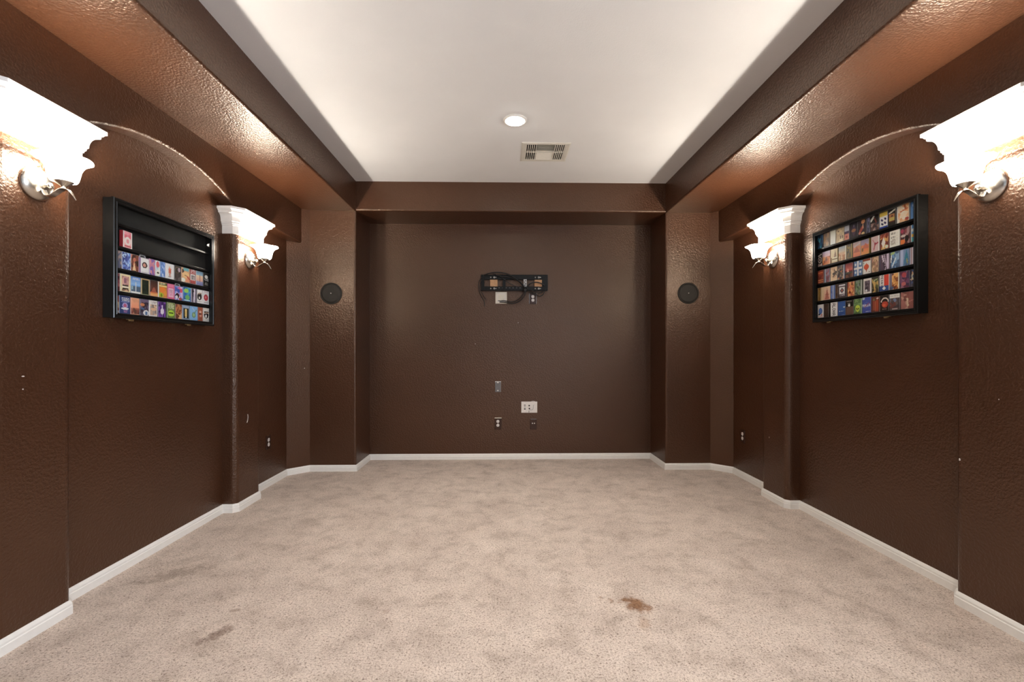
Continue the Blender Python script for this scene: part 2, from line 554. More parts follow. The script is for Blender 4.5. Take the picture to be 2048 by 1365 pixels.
# baseboards
BASE = [(0, 0), (0.013, 0), (0.013, 0.034), (0.0105, 0.037), (0.0105, 0.045), (0.0085, 0.050), (0.005, 0.0565), (0.003, 0.0587), (0, 0.0587)]
left = [(-XW, YR)]
for y0, y1 in PIL:
    left += [(-XW, y0), (-XF - 0.023, y0), (-XF, y0 + 0.023), (-XF, y1 - 0.023), (-XF - 0.023, y1), (-XW, y1)]
left.append((-XW, 4.147))
right = [(-x, y) for x, y in reversed(left)]
full = left + [(-1.888, YP), (-XS, YP), (-XS, YB), (XS, YB), (XS, YP), (1.888, YP)] + right
rows = sweep_rows(full, BASE)
def piece(name, a, b, label):
    mb = MB(); rr = rows[a:b + 1]
    mb.grid([r + [r[0]] for r in rr])
    mb.add(rr[0], [tuple(range(len(BASE)))]); mb.add(rr[-1], [tuple(range(len(BASE) - 1, -1, -1))])
    return tag(mb.build(name, M_TRIM), label, kind='structure')
nl = len(left)
piece('baseboard_left', 0, nl - 1, 'white moulded baseboard along the foot of the left wall')
piece('baseboard_back', nl - 1, nl + 6, 'white moulded baseboard along the far wall, its columns and recess')
piece('baseboard_right', nl + 6, len(full) - 1, 'white moulded baseboard along the foot of the right wall')

# white cornice capitals on the pilasters
CAP = [(0, 0), (0.005, 0), (0.005, 0.056), (0.009, 0.058), (0.010, 0.066), (0.014, 0.069), (0.015, 0.079), (0.020, 0.083)]
for k in range(1, 9):
    t = k / 8
    CAP.append((0.020 + 0.026 * (1 - math.cos(t * PI / 2)), 0.083 + 0.052 * math.sin(t * PI / 2)))
CAP += [(0.049, 0.139), (0.049, 0.147), (0.053, 0.149), (0.058, 0.157), (0.064, 0.160), (0.064, 0.176), (0, 0.176)]
n_trim = 0
for s, side in ((-1, 'left'), (1, 'right')):
    for (y0, y1), where in zip(PIL, ('near', 'far')):
        n_trim += 1
        c = 0.024; y1e = y1 + 0.03
        path = [(-XW, y0), (-XF - c, y0), (-XF, y0 + c), (-XF, y1e), (-XW, y1e)]
        if s > 0: path = [(-x, y) for x, y in reversed(path)]
        z0 = 1.945 + DZ[s]
        mb = sweep(path, [(o, z + z0) for o, z in CAP])
        # closed top and back
        o = mb.build(f'trim_{n_trim}', M_TRIM)
        tag(o, f'white stepped cornice capital above the {where} {side} sconce', kind='structure')

# small white chips and scuffs in the paint, parts of the walls
def chip(parent, pos, w, h, normal, mat=M_CHIP):
    n = Vector(normal); u = n.cross(Vector((0, 0, 1))).normalized(); v = Vector((0, 0, 1))
    rnd = random.Random(int(pos[1] * 1000)); mb = MB(); pts = []
    for k in range(7):
        a = 2 * PI * k / 7; q = 0.7 + 0.5 * rnd.random()
        pts.append(Vector(pos) + u * (math.cos(a) * w * q) + v * (math.sin(a) * h * q))
    lo = [p - n * 0.0005 for p in pts]; hi = [p + n * 0.0008 for p in pts]
    mb.add(lo + hi, [(i, (i + 1) % 7, 7 + (i + 1) % 7, 7 + i) for i in range(7)])
    mb.add(hi, [tuple(range(7))])
    return mb.build('paint_chip', mat, parent)
chip(WALLS[1], (XF, 2.0 - 0.02, 0.646), 0.004, 0.006, (-1, 0, 0))
chip(WALLS[1], (XF, 3.425, 0.469), 0.004, 0.007, (-1, 0, 0))
chip(WALLS[1], (XF, 1.82, 0.93), 0.002, 0.003, (-1, 0, 0))
chip(WALLS[-1], (-XF, 1.80, 0.98), 0.003, 0.003, (1, 0, 0))
chip(WALLS[-1], (-XF, 1.80, 1.03), 0.006, 0.003, (1, 0, 0))
chip(wall_back, (-1.923, 4.256, 0.965), 0.004, 0.005, (0.72, -0.69, 0))
chip(wall_back, (0.075, YB, 1.42), 0.004, 0.003, (0, -1, 0))
chip(wall_back, (-0.37, YB, 1.20), 0.003, 0.003, (0, -1, 0))
mb = MB(); pts = smooth_path([(-XF + 0.001, 3.352, 0.665), (-XF + 0.001, 3.356, 0.645), (-XF + 0.001, 3.352, 0.622), (-XF + 0.001, 3.342, 0.605)])
mb.tube(pts, 0.0018, 6); mb.build('scuff_mark', M_CHIP, WALLS[-1])

# ------------------------------------------------------------------ wall sconces
def catpath(pts, k=5): return smooth_path(pts, k)

def sconce(s, yc, label):
    z = 1.795 + DZ[s] * 0.75
    root = empty('wall_sconce', (s * XF, yc, z))
    tag(root, label, 'sconce', 'wall sconces under the cornices')
    i = -s                                                     # direction into the room
    mb = MB(); mb.lathe([(0.066, -0.002), (0.066, 0.004), (0.064, 0.009), (0.058, 0.016), (0.047, 0.024), (0.033, 0.030), (0.017, 0.0335), (0.004, 0.034)], axis='x', n=36, sgn=i)
    mb.build('backplate', M_NICKEL, root)
    mb = MB(); mb.lathe([(0.006, 0.030), (0.006, 0.038), (0.010, 0.040), (0.012, 0.045), (0.010, 0.051), (0.004, 0.054)], axis='x', n=16, sgn=i, origin=(0, 0.012, -0.004))
    mb.build('knob', M_NICKEL, root)
    # flat S-shaped ribbon arm with a drooping tail
    P = catpath([(i * 0.026, 0, -0.004), (i * 0.032, 0, -0.030), (i * 0.044, 0, -0.049), (i * 0.064, 0, -0.047), (i * 0.086, 0, -0.032), (i * 0.108, 0, -0.021), (i * 0.128, 0, -0.026), (i * 0.143, 0, -0.044), (i * 0.156, 0, -0.066)], 5)
    n = len(P)
    W = [0.012 if t / n < 0.65 else 0.012 * max(0.12, 1 - (t / n - 0.65) / 0.37) for t in range(n)]
    mb = MB(); mb.ribbon(P, W, 0.004, (0, 1, 0))
    mb.build('arm', M_NICKEL, root, bevel=0.001)
    cx = i * 0.108
    mb = MB(); mb.lathe([(0.006, -0.021), (0.009, -0.010), (0.024, 0.001), (0.034, 0.010), (0.036, 0.016), (0.030, 0.017)], origin=(cx, 0, 0), n=28)
    mb.build('socket_cup', M_NICKEL, root)
    prof = [(0.033, 0.008), (0.041, 0.010), (0.046, 0.020), (0.050, 0.038), (0.0535, 0.056), (0.059, 0.070), (0.068, 0.082), (0.080, 0.091), (0.091, 0.097)]
    inn = [(r - 0.003, h + (0.002 if k else 0.003)) for k, (r, h) in enumerate(prof)]
    prof2 = prof + [(0.0915, 0.0995)] + inn[::-1]
    def wave(r, h, a):
        q = max(0.0, (r - 0.055) / 0.036)
        return r * (1 + 0.012 * q * math.cos(5 * a)), h + 0.0015 * q * math.cos(5 * a)
    mb = MB(); mb.lathe(prof2, origin=(cx, 0, 0), n=36, closed_ends=False, wave=wave)
    sh = mb.build('lamp_shade', M_SHADE, root)
    mb = MB(); mb.lathe([(0.010, 0.014), (0.012, 0.022), (0.019, 0.034), (0.021, 0.042), (0.017, 0.052), (0.007, 0.058)], origin=(cx, 0, 0), n=20)
    mb.build('bulb', M_BULB, root)
    d = bpy.data.lights.new('sconce_light', 'POINT'); d.energy = SCONCE_POWER; d.color = (1.0, 0.915, 0.80); d.shadow_soft_size = 0.02
    lo = bpy.data.objects.new('sconce_light', d); COL.objects.link(lo); lo.parent = root; lo.location = (cx + i * 0.012, 0, 0.078)
    return root
sconce(-1, 1.85, 'nickel wall sconce with glowing bell shade on the near left pilaster')
sconce(-1, 3.38, 'nickel wall sconce with glowing bell shade on the far left pilaster')
sconce(1, 1.85, 'nickel wall sconce with glowing bell shade on the near right pilaster')
sconce(1, 3.375, 'nickel wall sconce with glowing bell shade on the far right pilaster')

# ------------------------------------------------------------------ recessed downlight, vent
def downlight(x, y, label, power=CAN_POWER):
    root = empty('recessed_downlight', (x, y, ZC)); tag(root, label, 'ceiling light')
    mb = MB(); mb.lathe([(0.082, 0.001), (0.082, -0.004), (0.078, -0.008), (0.066, -0.009), (0.060, -0.004), (0.060, 0.001)], n=40, closed_ends=False)
    mb.build('trim_ring', M_TRIM, root)
    mb = MB(); mb.lathe([(0.0595, 0.000), (0.0595, -0.006), (0.050, -0.014), (0.030, -0.020), (0.006, -0.022)], n=32)
    mb.build('lens', M_CANLENS, root)
    d = bpy.data.lights.new('downlight_lamp', 'SPOT'); d.energy = power; d.color = (1.0, 0.93, 0.82); d.spot_size = 2.05; d.spot_blend = 1.0; d.shadow_soft_size = 0.05
    o = bpy.data.objects.new('downlight_lamp', d); COL.objects.link(o); o.parent = root; o.location = (0, 0, -0.035)
    return root
downlight(0.0, 3.13, 'round white recessed downlight, lit, in the middle of the ceiling')
downlight(-0.75, 0.55, 'unseen downlight added to brighten the floor, left above the viewer', 30.0)  # out of view, added as fill for the near floor
downlight(0.85, 0.55, 'unseen downlight added to brighten the floor, right above the viewer', 52.0)  # second added lamp, unseen, lifts the right side of the floor

vent = tag(empty('ceiling_vent', (0, 0, ZC)), 'white four-way air register with dark slots in the ceiling', 'vent')
mb = MB()
FX0, FX1, FY0, FY1 = 0.060, 0.438, 3.458, 3.800
outer = [(FX0, FY0), (FX1, FY0), (FX1, FY1), (FX0, FY1)]
def ring(x0, y0, x1, y1, z): return [(x0, y0, z), (x1, y0, z), (x1, y1, z), (x0, y1, z), (x0, y0, z)]
mb.grid([ring(FX0, FY0, FX1, FY1, 0), ring(FX0 + 0.002, FY0 + 0.002, FX1 - 0.002, FY1 - 0.002, -0.004), ring(FX0 + 0.012, FY0 + 0.012, FX1 - 0.012, FY1 - 0.012, -0.008),
         ring(VX0, VY0, VX1, VY1, -0.007), ring(VX0, VY0, VX1, VY1, 0.02)])
mb.build('frame', M_VENT, vent)
mb = MB(); mb.box((VX0 - 0.01, VY0 - 0.01, 0.07), (VX1 + 0.01, VY1 + 0.01, 0.08))
for a, b in (((VX0 - 0.01, VY0 - 0.01, 0.02), (VX0, VY1 + 0.01, 0.08)), ((VX1, VY0 - 0.01, 0.02), (VX1 + 0.01, VY1 + 0.01, 0.08)), ((VX0, VY0 - 0.01, 0.02), (VX1, VY0, 0.08)), ((VX0, VY1, 0.02), (VX1, VY1 + 0.01, 0.08))):
    mb.box(a, b)
mb.build('duct', M_DARK, vent)
YM = (VY0 + VY1) / 2
mb = MB(); mb.box((VX0, YM - 0.005, -0.007), (VX1, YM + 0.005, 0.004)); mb.build('mullion', M_VENT, vent)
for ya, yb in ((VY0, YM - 0.005), (YM + 0.005, VY1)):
    for x0, x1 in ((0.100, 0.177), (0.326, 0.400)):
        for k in range(6):
            x = x0 + (x1 - x0) * k / 5
            t = 0.0030
            mb = MB()
            lean = 0.002 if x < 0.25 else 0.004
            vs = [(x - t + lean, ya, 0.012), (x + t + lean, ya, 0.012), (x + t - lean, ya, -0.006), (x - t - lean, ya, -0.006)]
            v2 = [(p[0], yb, p[2]) for p in vs]
            mb.add(vs + v2, [(0, 1, 5, 4), (1, 2, 6, 5), (2, 3, 7, 6), (3, 0, 4, 7), (0, 3, 2, 1), (4, 5, 6, 7)])
            mb.build('slat', M_VENT, vent)
    for k in range(5):                                        # centre louvres throw air towards and away from the viewer
        y0 = ya + (yb - ya) * k / 5; y1 = ya + (yb - ya) * (k + 1) / 5
        mb = MB()
        if ya == VY0: a, b = (y0, -0.005), (y1 + 0.004, 0.022)
        else: a, b = (y0 - 0.004, 0.018), (y1, -0.005)
        vs = [(0.183, a[0], a[1]), (0.320, a[0], a[1]), (0.320, b[0], b[1]), (0.183, b[0], b[1])]
        v2 = [(p[0], p[1], p[2] + 0.0015) for p in vs]
        mb.add(vs + v2, [(0, 1, 2, 3), (7, 6, 5, 4), (0, 4, 5, 1), (1, 5, 6, 2), (2, 6, 7, 3), (3, 7, 4, 0)])
        mb.build('louvre', M_VENT, vent)

# ------------------------------------------------------------------ round in-wall speakers
def speaker(x, z, label):
    root = tag(empty('wall_speaker', (x, YP, z)), label, 'speaker', 'speakers on the far columns')
    mb = MB(); mb.lathe([(0.101, -0.001), (0.101, 0.004), (0.099, 0.008), (0.094, 0.009), (0.092, 0.006)], axis='y', sgn=-1, n=48, closed_ends=False)
    mb.build('rim', M_GRILLE, root)
    mb = MB(); mb.lathe([(0.0925, 0.003), (0.0915, 0.006), (0.075, 0.0085), (0.05, 0.0105), (0.025, 0.0117), (0.004, 0.012)], axis='y', sgn=-1, n=48)
    mb.build('grille', M_GRILLE, root)
    mb = MB(); mb.lathe([(0.005, 0.0115), (0.005, 0.0135), (0.003, 0.014)], axis='y', sgn=-1, n=12)
    mb.build('badge', M_ZINC, root)
speaker(-1.689, 1.664, 'round dark in-wall speaker on the left back column')
speaker(1.676, 1.674, 'round dark in-wall speaker on the right back column')

# ------------------------------------------------------------------ wall plates and outlets
def plate_on_back(name, xc, zc, w, h, mat, label, cat, th=0.006, group=None):
    root = tag(empty(name, (xc, YB, zc)), label, cat, group)
    mb = MB(); mb.box((-w / 2, -th, -h / 2), (w / 2, 0.001, h / 2))
    mb.build('cover_plate', mat, root, bevel=0.003)
    return root
def receptacle(root, dx, dz, axis=(0, -1), off=0.006, r=0.0165, mat=None):
    """rounded socket face with two slots and a ground hole; axis = outward (x, y)"""
    ax, ay = axis
    def T(u, n, v): return (ax * n + (-ay) * u, ay * n + ax * u, v)
    mb = MB(); pts = []
    for k in range(20):
        a = 2 * PI * k / 20
        pts.append((max(-0.0145, min(0.0145, r * math.cos(a))), r * math.sin(a) * 0.92))
    lo = [T(dx + u, off - 0.003, dz + v) for u, v in pts]; hi = [T(dx + u, off + 0.002, dz + v) for u, v in pts]
    mb.add(lo + hi, [(i, (i + 1) % 20, 20 + (i + 1) % 20, 20 + i) for i in range(20)]); mb.add(hi, [tuple(range(20))])
    rc = mb.build('receptacle', mat or M_WHITEP, root)
    mb = MB()
    for u in (-0.006, 0.006):
        a = T(dx + u - 0.001, off + 0.0015, dz + 0.000); b = T(dx + u + 0.001, off + 0.0024, dz + 0.008); mb.box(a, b)
    a = T(dx - 0.002, off + 0.0015, dz - 0.009); b = T(dx + 0.002, off + 0.0024, dz - 0.005); mb.box(a, b)
    mb.build('slot', M_HOLE, rc)['kind'] = 'stuff'
    return rc
def screw(root, x, z, mat=M_ZINC, r=0.0035, off=0.006):
    mb = MB(); mb.lathe([(r, off - 0.002), (r, off + 0.001), (r * 0.5, off + 0.002)], axis='y', sgn=-1, n=12, origin=(x, 0, z))
    return mb.build('screw', mat, root)

o = plate_on_back('power_outlet', 0.2275, 1.672, 0.074, 0.116, M_BROWNP, 'brown outlet plate with white sockets directly below the television bracket', 'outlet')
receptacle(o, 0, 0.019); receptacle(o, 0, -0.019); screw(o, 0, 0)
mb = MB()
for x in (-0.0375, 0.0375): mb.box((x - 0.0008, -0.0075, -0.056), (x + 0.0008, -0.001, 0.052))
mb.build('edge_trim', M_ZINC, o)['kind'] = 'stuff'
o = plate_on_back('power_outlet', -0.134, 0.370, 0.072, 0.122, M_BROWNP, 'brown outlet plate with white sockets low on the far wall', 'outlet')
receptacle(o, -0.002, 0.024); receptacle(o, -0.002, -0.016); screw(o, 0, 0.004)
mb = MB(); mb.box((-0.036, -0.008, 0.056), (0.036, 0, 0.0625)); mb.build('pale_top_edge', M_IVORY, o, bevel=0.001)  # highlight along the plate's top edge, painted in as an ivory strip
o = plate_on_back('blank_plate', -0.1345, 0.754, 0.062, 0.112, M_GREYP, 'grey blank cover plate with two bright screws on the far wall', 'wall plate')
screw(o, -0.002, 0.042, M_WHITEP, 0.006); screw(o, -0.002, -0.040, M_WHITEP, 0.006)
mb = MB(); mb.box((-0.031, -0.0075, 0.048), (0.031, -0.001, 0.056)); mb.build('pale_top_edge', M_LABEL, o)
o = plate_on_back('coaxial_plate', 0.2325, 0.364, 0.070, 0.112, M_BROWNP, 'brown plate with two small white jacks below the media plate', 'wall plate')
for dx in (-0.010, 0.011):
    mb = MB(); mb.lathe([(0.006, 0.004), (0.006, 0.010), (0.004, 0.012)], axis='y', sgn=-1, n=12, origin=(dx, 0, 0.009)); mb.build('jack', M_WHITEP, o)
mb = MB(); mb.box((-0.030, -0.008, 0.049), (0.034, 0, 0.0555)); mb.build('pale_top_edge', M_GREYP, o)
o = plate_on_back('media_plate', 0.190, 0.540, 0.166, 0.116, M_WHITEP, 'white triple media plate with dark ports low on the far wall', 'wall plate')
for x0, x1, z0, z1 in ((-0.055, -0.037, 0.018, 0.026), (-0.053, -0.039, 0.001, 0.006), (-0.055, -0.038, -0.024, -0.012), (-0.008, 0.006, 0.010, 0.024), (-0.006, 0.007, -0.022, -0.006)):
    mb = MB(); mb.box((x0, -0.0075, z0), (x1, -0.004, z1)); mb.build('port', M_HOLE, o)
mb = MB(); mb.tube(smooth_path([(0.000, -0.008, -0.016), (0.012, -0.011, -0.026), (0.030, -0.011, -0.024), (0.040, -0.010, -0.014), (0.041, -0.010, 0.006), (0.042, -0.009, 0.020), (0.050, -0.008, 0.024)]), 0.0016, 6)
mb.build('loose_wire', M_GREYP, o)
mb = MB(); mb.tube(smooth_path([(0.02, -0.003, 0.058), (0.035, -0.005, 0.063), (0.05, -0.005, 0.062), (0.06, -0.003, 0.058)]), 0.0022, 6); mb.build('plaster_edge', M_CHIP, o)
mb = MB(); mb.box((-0.006, -0.0068, -0.054), (-0.001, -0.005, -0.034)); mb.build('stain', M_BROWNP, o)
o = plate_on_back('cable_plate', -0.1015, 1.6775, 0.120, 0.122, M_IVORY, 'square ivory cable pass-through plate below the television bracket', 'wall plate', th=0.008)
mb = MB()
mb.grid([[(x * 0.042, y, z * 0.044) for x, z in ((-1, -1), (1, -1), (1, 1), (-1, 1), (-1, -1))] for y in (-0.007, -0.013)] +
        [[(x * 0.034, y, z * 0.036) for x, z in ((-1, -1), (1, -1), (1, 1), (-1, 1), (-1, -1))] for y in (-0.013, -0.0085)])
mb.build('hood', M_WHITEP, o)
mb = MB(); mb.box((-0.033, -0.0095, -0.036), (0.033, -0.008, -0.028)); mb.build('opening', M_HOLE, o)

for s, y, z, lab in ((-1, 3.823, 0.3675, 'brown outlet plate with white sockets low on the left wall'), (1, 3.978, 0.3735, 'brown outlet plate with white sockets low on the right wall')):
    root = tag(empty('power_outlet', (s * XW, y, z)), lab, 'outlet')
    mb = MB(); mb.box((0.001 * s, -0.035, -0.057), (-s * 0.006, 0.035, 0.057)); mb.build('cover_plate', M_BROWNP, root, bevel=0.003)
    for dz in (0.0195, -0.0195): receptacle(root, 0, dz, axis=(-s, 0))
    mb = MB(); mb.lathe([(0.003, 0.004), (0.003, 0.0075)], axis='x', sgn=-s, n=10); mb.build('screw', M_ZINC, root)

# ------------------------------------------------------------------ television wall bracket
BX0, BX1 = -0.309, 0.380
br = tag(empty('television_bracket', (0, YB, 0)), 'black steel television wall bracket with empty rails and wood spacers', 'bracket')
yo = -0.030
def rail(z0, z1):
    mb = MB()
    mb.box((BX0, yo, z0), (BX1, yo + 0.003, z1))
    mb.box((BX0, yo, z1 - 0.003), (BX1, yo + 0.022, z1)); mb.box((BX0, yo, z0), (BX1, yo + 0.022, z0 + 0.003))
    return mb.build('rail', M_STEEL, br, bevel=0.001)
rail(1.862, 1.914); rail(1.748, 1.792)
for x0, x1 in ((BX0, BX0 + 0.034), (BX1 - 0.060, BX1), (-0.088, -0.056)):
    mb = MB(); mb.box((x0, yo - 0.004, 1.752), (x1, yo, 1.908)); mb.build('upright', M_STEEL, br, bevel=0.001)
mb = MB(); mb.box((BX0 + 0.02, yo - 0.012, 1.748), (BX1 - 0.02, yo, 1.753)); mb.build('lower_lip', M_STEEL, br, bevel=0.001)
mb = MB(); mb.box((0.130, yo - 0.004, 1.790), (0.162, yo - 0.001, 1.866)); lb = mb.build('label_strip', M_LABEL, br)
mb = MB()
for k, (a, b) in enumerate(((0.136, 0.150), (0.140, 0.158), (0.134, 0.146), (0.142, 0.157))):
    mb.box((a, yo - 0.0045, 1.800 + k * 0.016), (b, yo - 0.0035, 1.807 + k * 0.016))
mb.build('print', M_HOLE, lb)['kind'] = 'stuff'
for x0, x1 in ((-0.216, -0.140), (0.243, 0.322)):
    mb = MB(); mb.box((x0, yo + 0.003, 1.775), (x1, 0, 1.88)); mb.build('wood_spacer', M_WOOD, br)
    for z in (1.886, 1.770):
        xc = (x0 + x1) / 2
        for dx, r in ((-0.032, 0.0075), (0.004, 0.0115), (0.022, 0.006)):
            mb = MB(); mb.lathe([(r, 0.0), (r, 0.003), (r * 0.55, 0.0035), (r * 0.55, 0.007), (r * 0.3, 0.008)], axis='y', sgn=-1, n=14, origin=(xc + dx, yo, z)); mb.build('bolt', M_ZINC, br)
for k in range(9):
    x = -0.13 + k * 0.036
    mb = MB(); mb.box((x, yo - 0.0006, 1.775), (x + 0.016, yo + 0.0005, 1.780)); mb.build('slot', M_GREYP, br)

# cables hanging about the bracket, built in wall coordinates (x, out from the wall, z)
def cable(pts, r, label, name='cable'):
    P = smooth_path([(x, YB - d, z) for x, d, z in pts], 7)
    mb = MB(); mb.tube(P, r, 8)
    return tag(mb.build(name, M_CABLE), label, 'cable', 'cables on the television bracket')
cable([(-0.27, 0.052, 1.905), (-0.23, 0.060, 1.920), (-0.16, 0.066, 1.930), (-0.09, 0.067, 1.926), (-0.02, 0.067, 1.905), (0.05, 0.067, 1.865), (0.11, 0.067, 1.815), (0.148, 0.068, 1.762)], 0.006, 'black cable arching over the top rail and down to the knot')
cable([(-0.16, 0.052, 1.910), (-0.10, 0.053, 1.893), (-0.04, 0.053, 1.887), (0.03, 0.053, 1.868), (0.09, 0.053, 1.83), (0.132, 0.053, 1.775)], 0.005, 'black cable slanting across the upper rail of the bracket')
cable([(-0.19, 0.044, 1.925), (-0.14, 0.046, 1.905), (-0.09, 0.045, 1.875), (-0.05, 0.042, 1.845), (0.0, 0.042, 1.815), (0.06, 0.042, 1.785)], 0.0035, 'thin black cable crossing the middle gap of the bracket')
cable([(0.145, 0.062, 1.742), (0.142, 0.058, 1.708), (0.114, 0.052, 1.662), (0.068, 0.046, 1.628), (0.015, 0.040, 1.614), (-0.035, 0.034, 1.622), (-0.075, 0.028, 1.630), (-0.118, 0.016, 1.6325)], 0.0055, 'outer black cable looping from the knot to the ivory plate')
cable([(0.135, 0.05, 1.752), (0.128, 0.044, 1.718), (0.098, 0.038, 1.676), (0.055, 0.030, 1.644), (0.010, 0.023, 1.632), (-0.035, 0.017, 1.640), (-0.07, 0.013, 1.646), (-0.10, 0.0105, 1.646)], 0.0048, 'inner black cable looping from the knot to the ivory plate')
cable([(0.150, 0.058, 1.755), (0.175, 0.056, 1.800), (0.21, 0.054, 1.826), (0.265, 0.052, 1.832), (0.31, 0.050, 1.820), (0.345, 0.046, 1.80)], 0.006, 'black cable rising over the right wood spacer')
cable([(0.155, 0.056, 1.752), (0.20, 0.050, 1.735), (0.25, 0.044, 1.712), (0.29, 0.040, 1.692), (0.325, 0.040, 1.702), (0.345, 0.044, 1.735), (0.350, 0.046, 1.765)], 0.0042, 'black cable sagging below the right end of the bracket')
cable([(0.155, 0.060, 1.762), (0.20, 0.056, 1.752), (0.25, 0.050, 1.735), (0.30, 0.046, 1.722), (0.335, 0.046, 1.742)], 0.0036, 'thin black cable sagging beside the outlet under the bracket')
cable([(-0.298, 0.040, 1.885), (-0.325, 0.036, 1.850), (-0.336, 0.030, 1.80), (-0.330, 0.024, 1.755), (-0.312, 0.018, 1.70), (-0.288, 0.014, 1.66), (-0.276, 0.012, 1.625), (-0.274, 0.010, 1.590)], 0.0032, 'long black cable end dangling off the left of the bracket')
cable([(-0.300, 0.046, 1.86), (-0.318, 0.046, 1.81), (-0.316, 0.046, 1.755), (-0.290, 0.022, 1.710), (-0.270, 0.018, 1.672), (-0.256, 0.016, 1.655)], 0.0028, 'short black cable end dangling off the left of the bracket')
mb = MB(); mb.lathe([(0.010, 0.030), (0.022, 0.036), (0.026, 0.050), (0.023, 0.064), (0.012, 0.070)], axis='y', sgn=-1, n=14, origin=(0.147, YB, 1.752), wave=lambda r, h, a: (r * (1 + 0.22 * math.sin(3 * a + 0.6)), h + 0.003 * math.cos(5 * a)))
tag(mb.build('cable_knot', M_CABLE), 'black taped knot where the cables meet on the lower rail', 'cable')

# ------------------------------------------------------------------ display cases
CASE = {-1: dict(y0=2.258, y1=3.032, z0=1.290, z1=1.883, rows=[1.767, 1.654, 1.543, 1.428, 1.317]),
        1: dict(y0=2.225, y1=2.998, z0=1.315, z1=1.911, rows=[1.802, 1.684, 1.570, 1.456, 1.345])}
DEPTH = 0.057
def display_case(s):
    c = CASE[s]; y0, y1, z0, z1 = c['y0'], c['y1'], c['z0'], c['z1']
    side = 'left' if s < 0 else 'right'
    root = empty('display_case', (s * XW, (y0 + y1) / 2, z0))
    tag(root, 'black wall display case with one mostly empty upper half, on left wall' if s < 0 else 'black wall display case filled with card packs, on right wall', 'display case', 'card display cases')
    oy, oz = (y0 + y1) / 2, z0
    def bx(name, n0, n1, ya, yb, za, zb, mat, bev=0, parent=root):
        mb = MB(); mb.box((-s * n0, ya - oy, za - oz), (-s * n1, yb - oy, zb - oz))
        return mb.build(name, mat, parent, bevel=bev)
    bx('back_panel', 0, 0.005, y0 + 0.01, y1 - 0.01, z0 + 0.01, z1 - 0.01, M_FELT)
    D = DEPTH - 0.016
    bx('case_side', 0, D, y0 + 0.002, y0 + 0.012, z0 + 0.002, z1 - 0.002, M_BLACK, 0.001)
    bx('case_side', 0, D, y1 - 0.012, y1 - 0.002, z0 + 0.002, z1 - 0.002, M_BLACK, 0.001)
    bx('case_top', 0, D, y0 + 0.012, y1 - 0.012, z1 - 0.012, z1 - 0.002, M_BLACK)
    bx('case_bottom', 0, D, y0 + 0.012, y1 - 0.012, z0 + 0.002, z0 + 0.012, M_BLACK)
    # hinged door: moulded mitred frame and clear pane
    fw = 0.030
    prof = [(0.0, D), (0.0, DEPTH - 0.003), (0.003, DEPTH), (0.010, DEPTH), (0.012, DEPTH - 0.003), (0.018, DEPTH - 0.003), (0.020, DEPTH - 0.001), (0.024, DEPTH - 0.001), (fw - 0.006, DEPTH - 0.005), (fw - 0.006, D)]
    corners = [(y0, z0, 1, 1), (y1, z0, -1, 1), (y1, z1, -1, -1), (y0, z1, 1, -1)]
    rws = [[(-s * n, yy + du * o - oy, zz + dv * o - oz) for o, n in prof] for yy, zz, du, dv in corners]
    door = None
    mb = MB()
    rr = [r + [r[0]] for r in rws] + [rws[0] + [rws[0][0]]]
    mb.grid(rr)
    door = mb.build('door_frame', M_BLACK, root)
    bx('pane', D + 0.004, D + 0.0065, y0 + 0.020, y1 - 0.020, z0 + 0.020, z1 - 0.020, M_PANE, parent=door)
    for k, z in enumerate(c['rows'][:-1]):
        bx('shelf', 0.005, 0.036, y0 + 0.012, y1 - 0.012, z - 0.012, z, M_BLACK, 0.0012)
    bx('shelf', 0.005, 0.036, y0 + 0.012, y1 - 0.012, c['rows'][-1] - 0.006, c['rows'][-1], M_BLACK, 0.0012)
    for y in ((2.37, 2.80) if s < 0 else (2.42, 2.855)):
        lt = bx('latch', D - 0.006, DEPTH - 0.006, y - 0.016, y + 0.016, z0 - 0.004, z0 + 0.001, M_BRASS, 0.001)
        bx('catch', D + 0.002, DEPTH - 0.002, y - 0.010, y + 0.010, z0 - 0.010, z0 - 0.004, M_BRASS, 0.001, parent=lt)
    return root
display_case(-1); display_case(1)

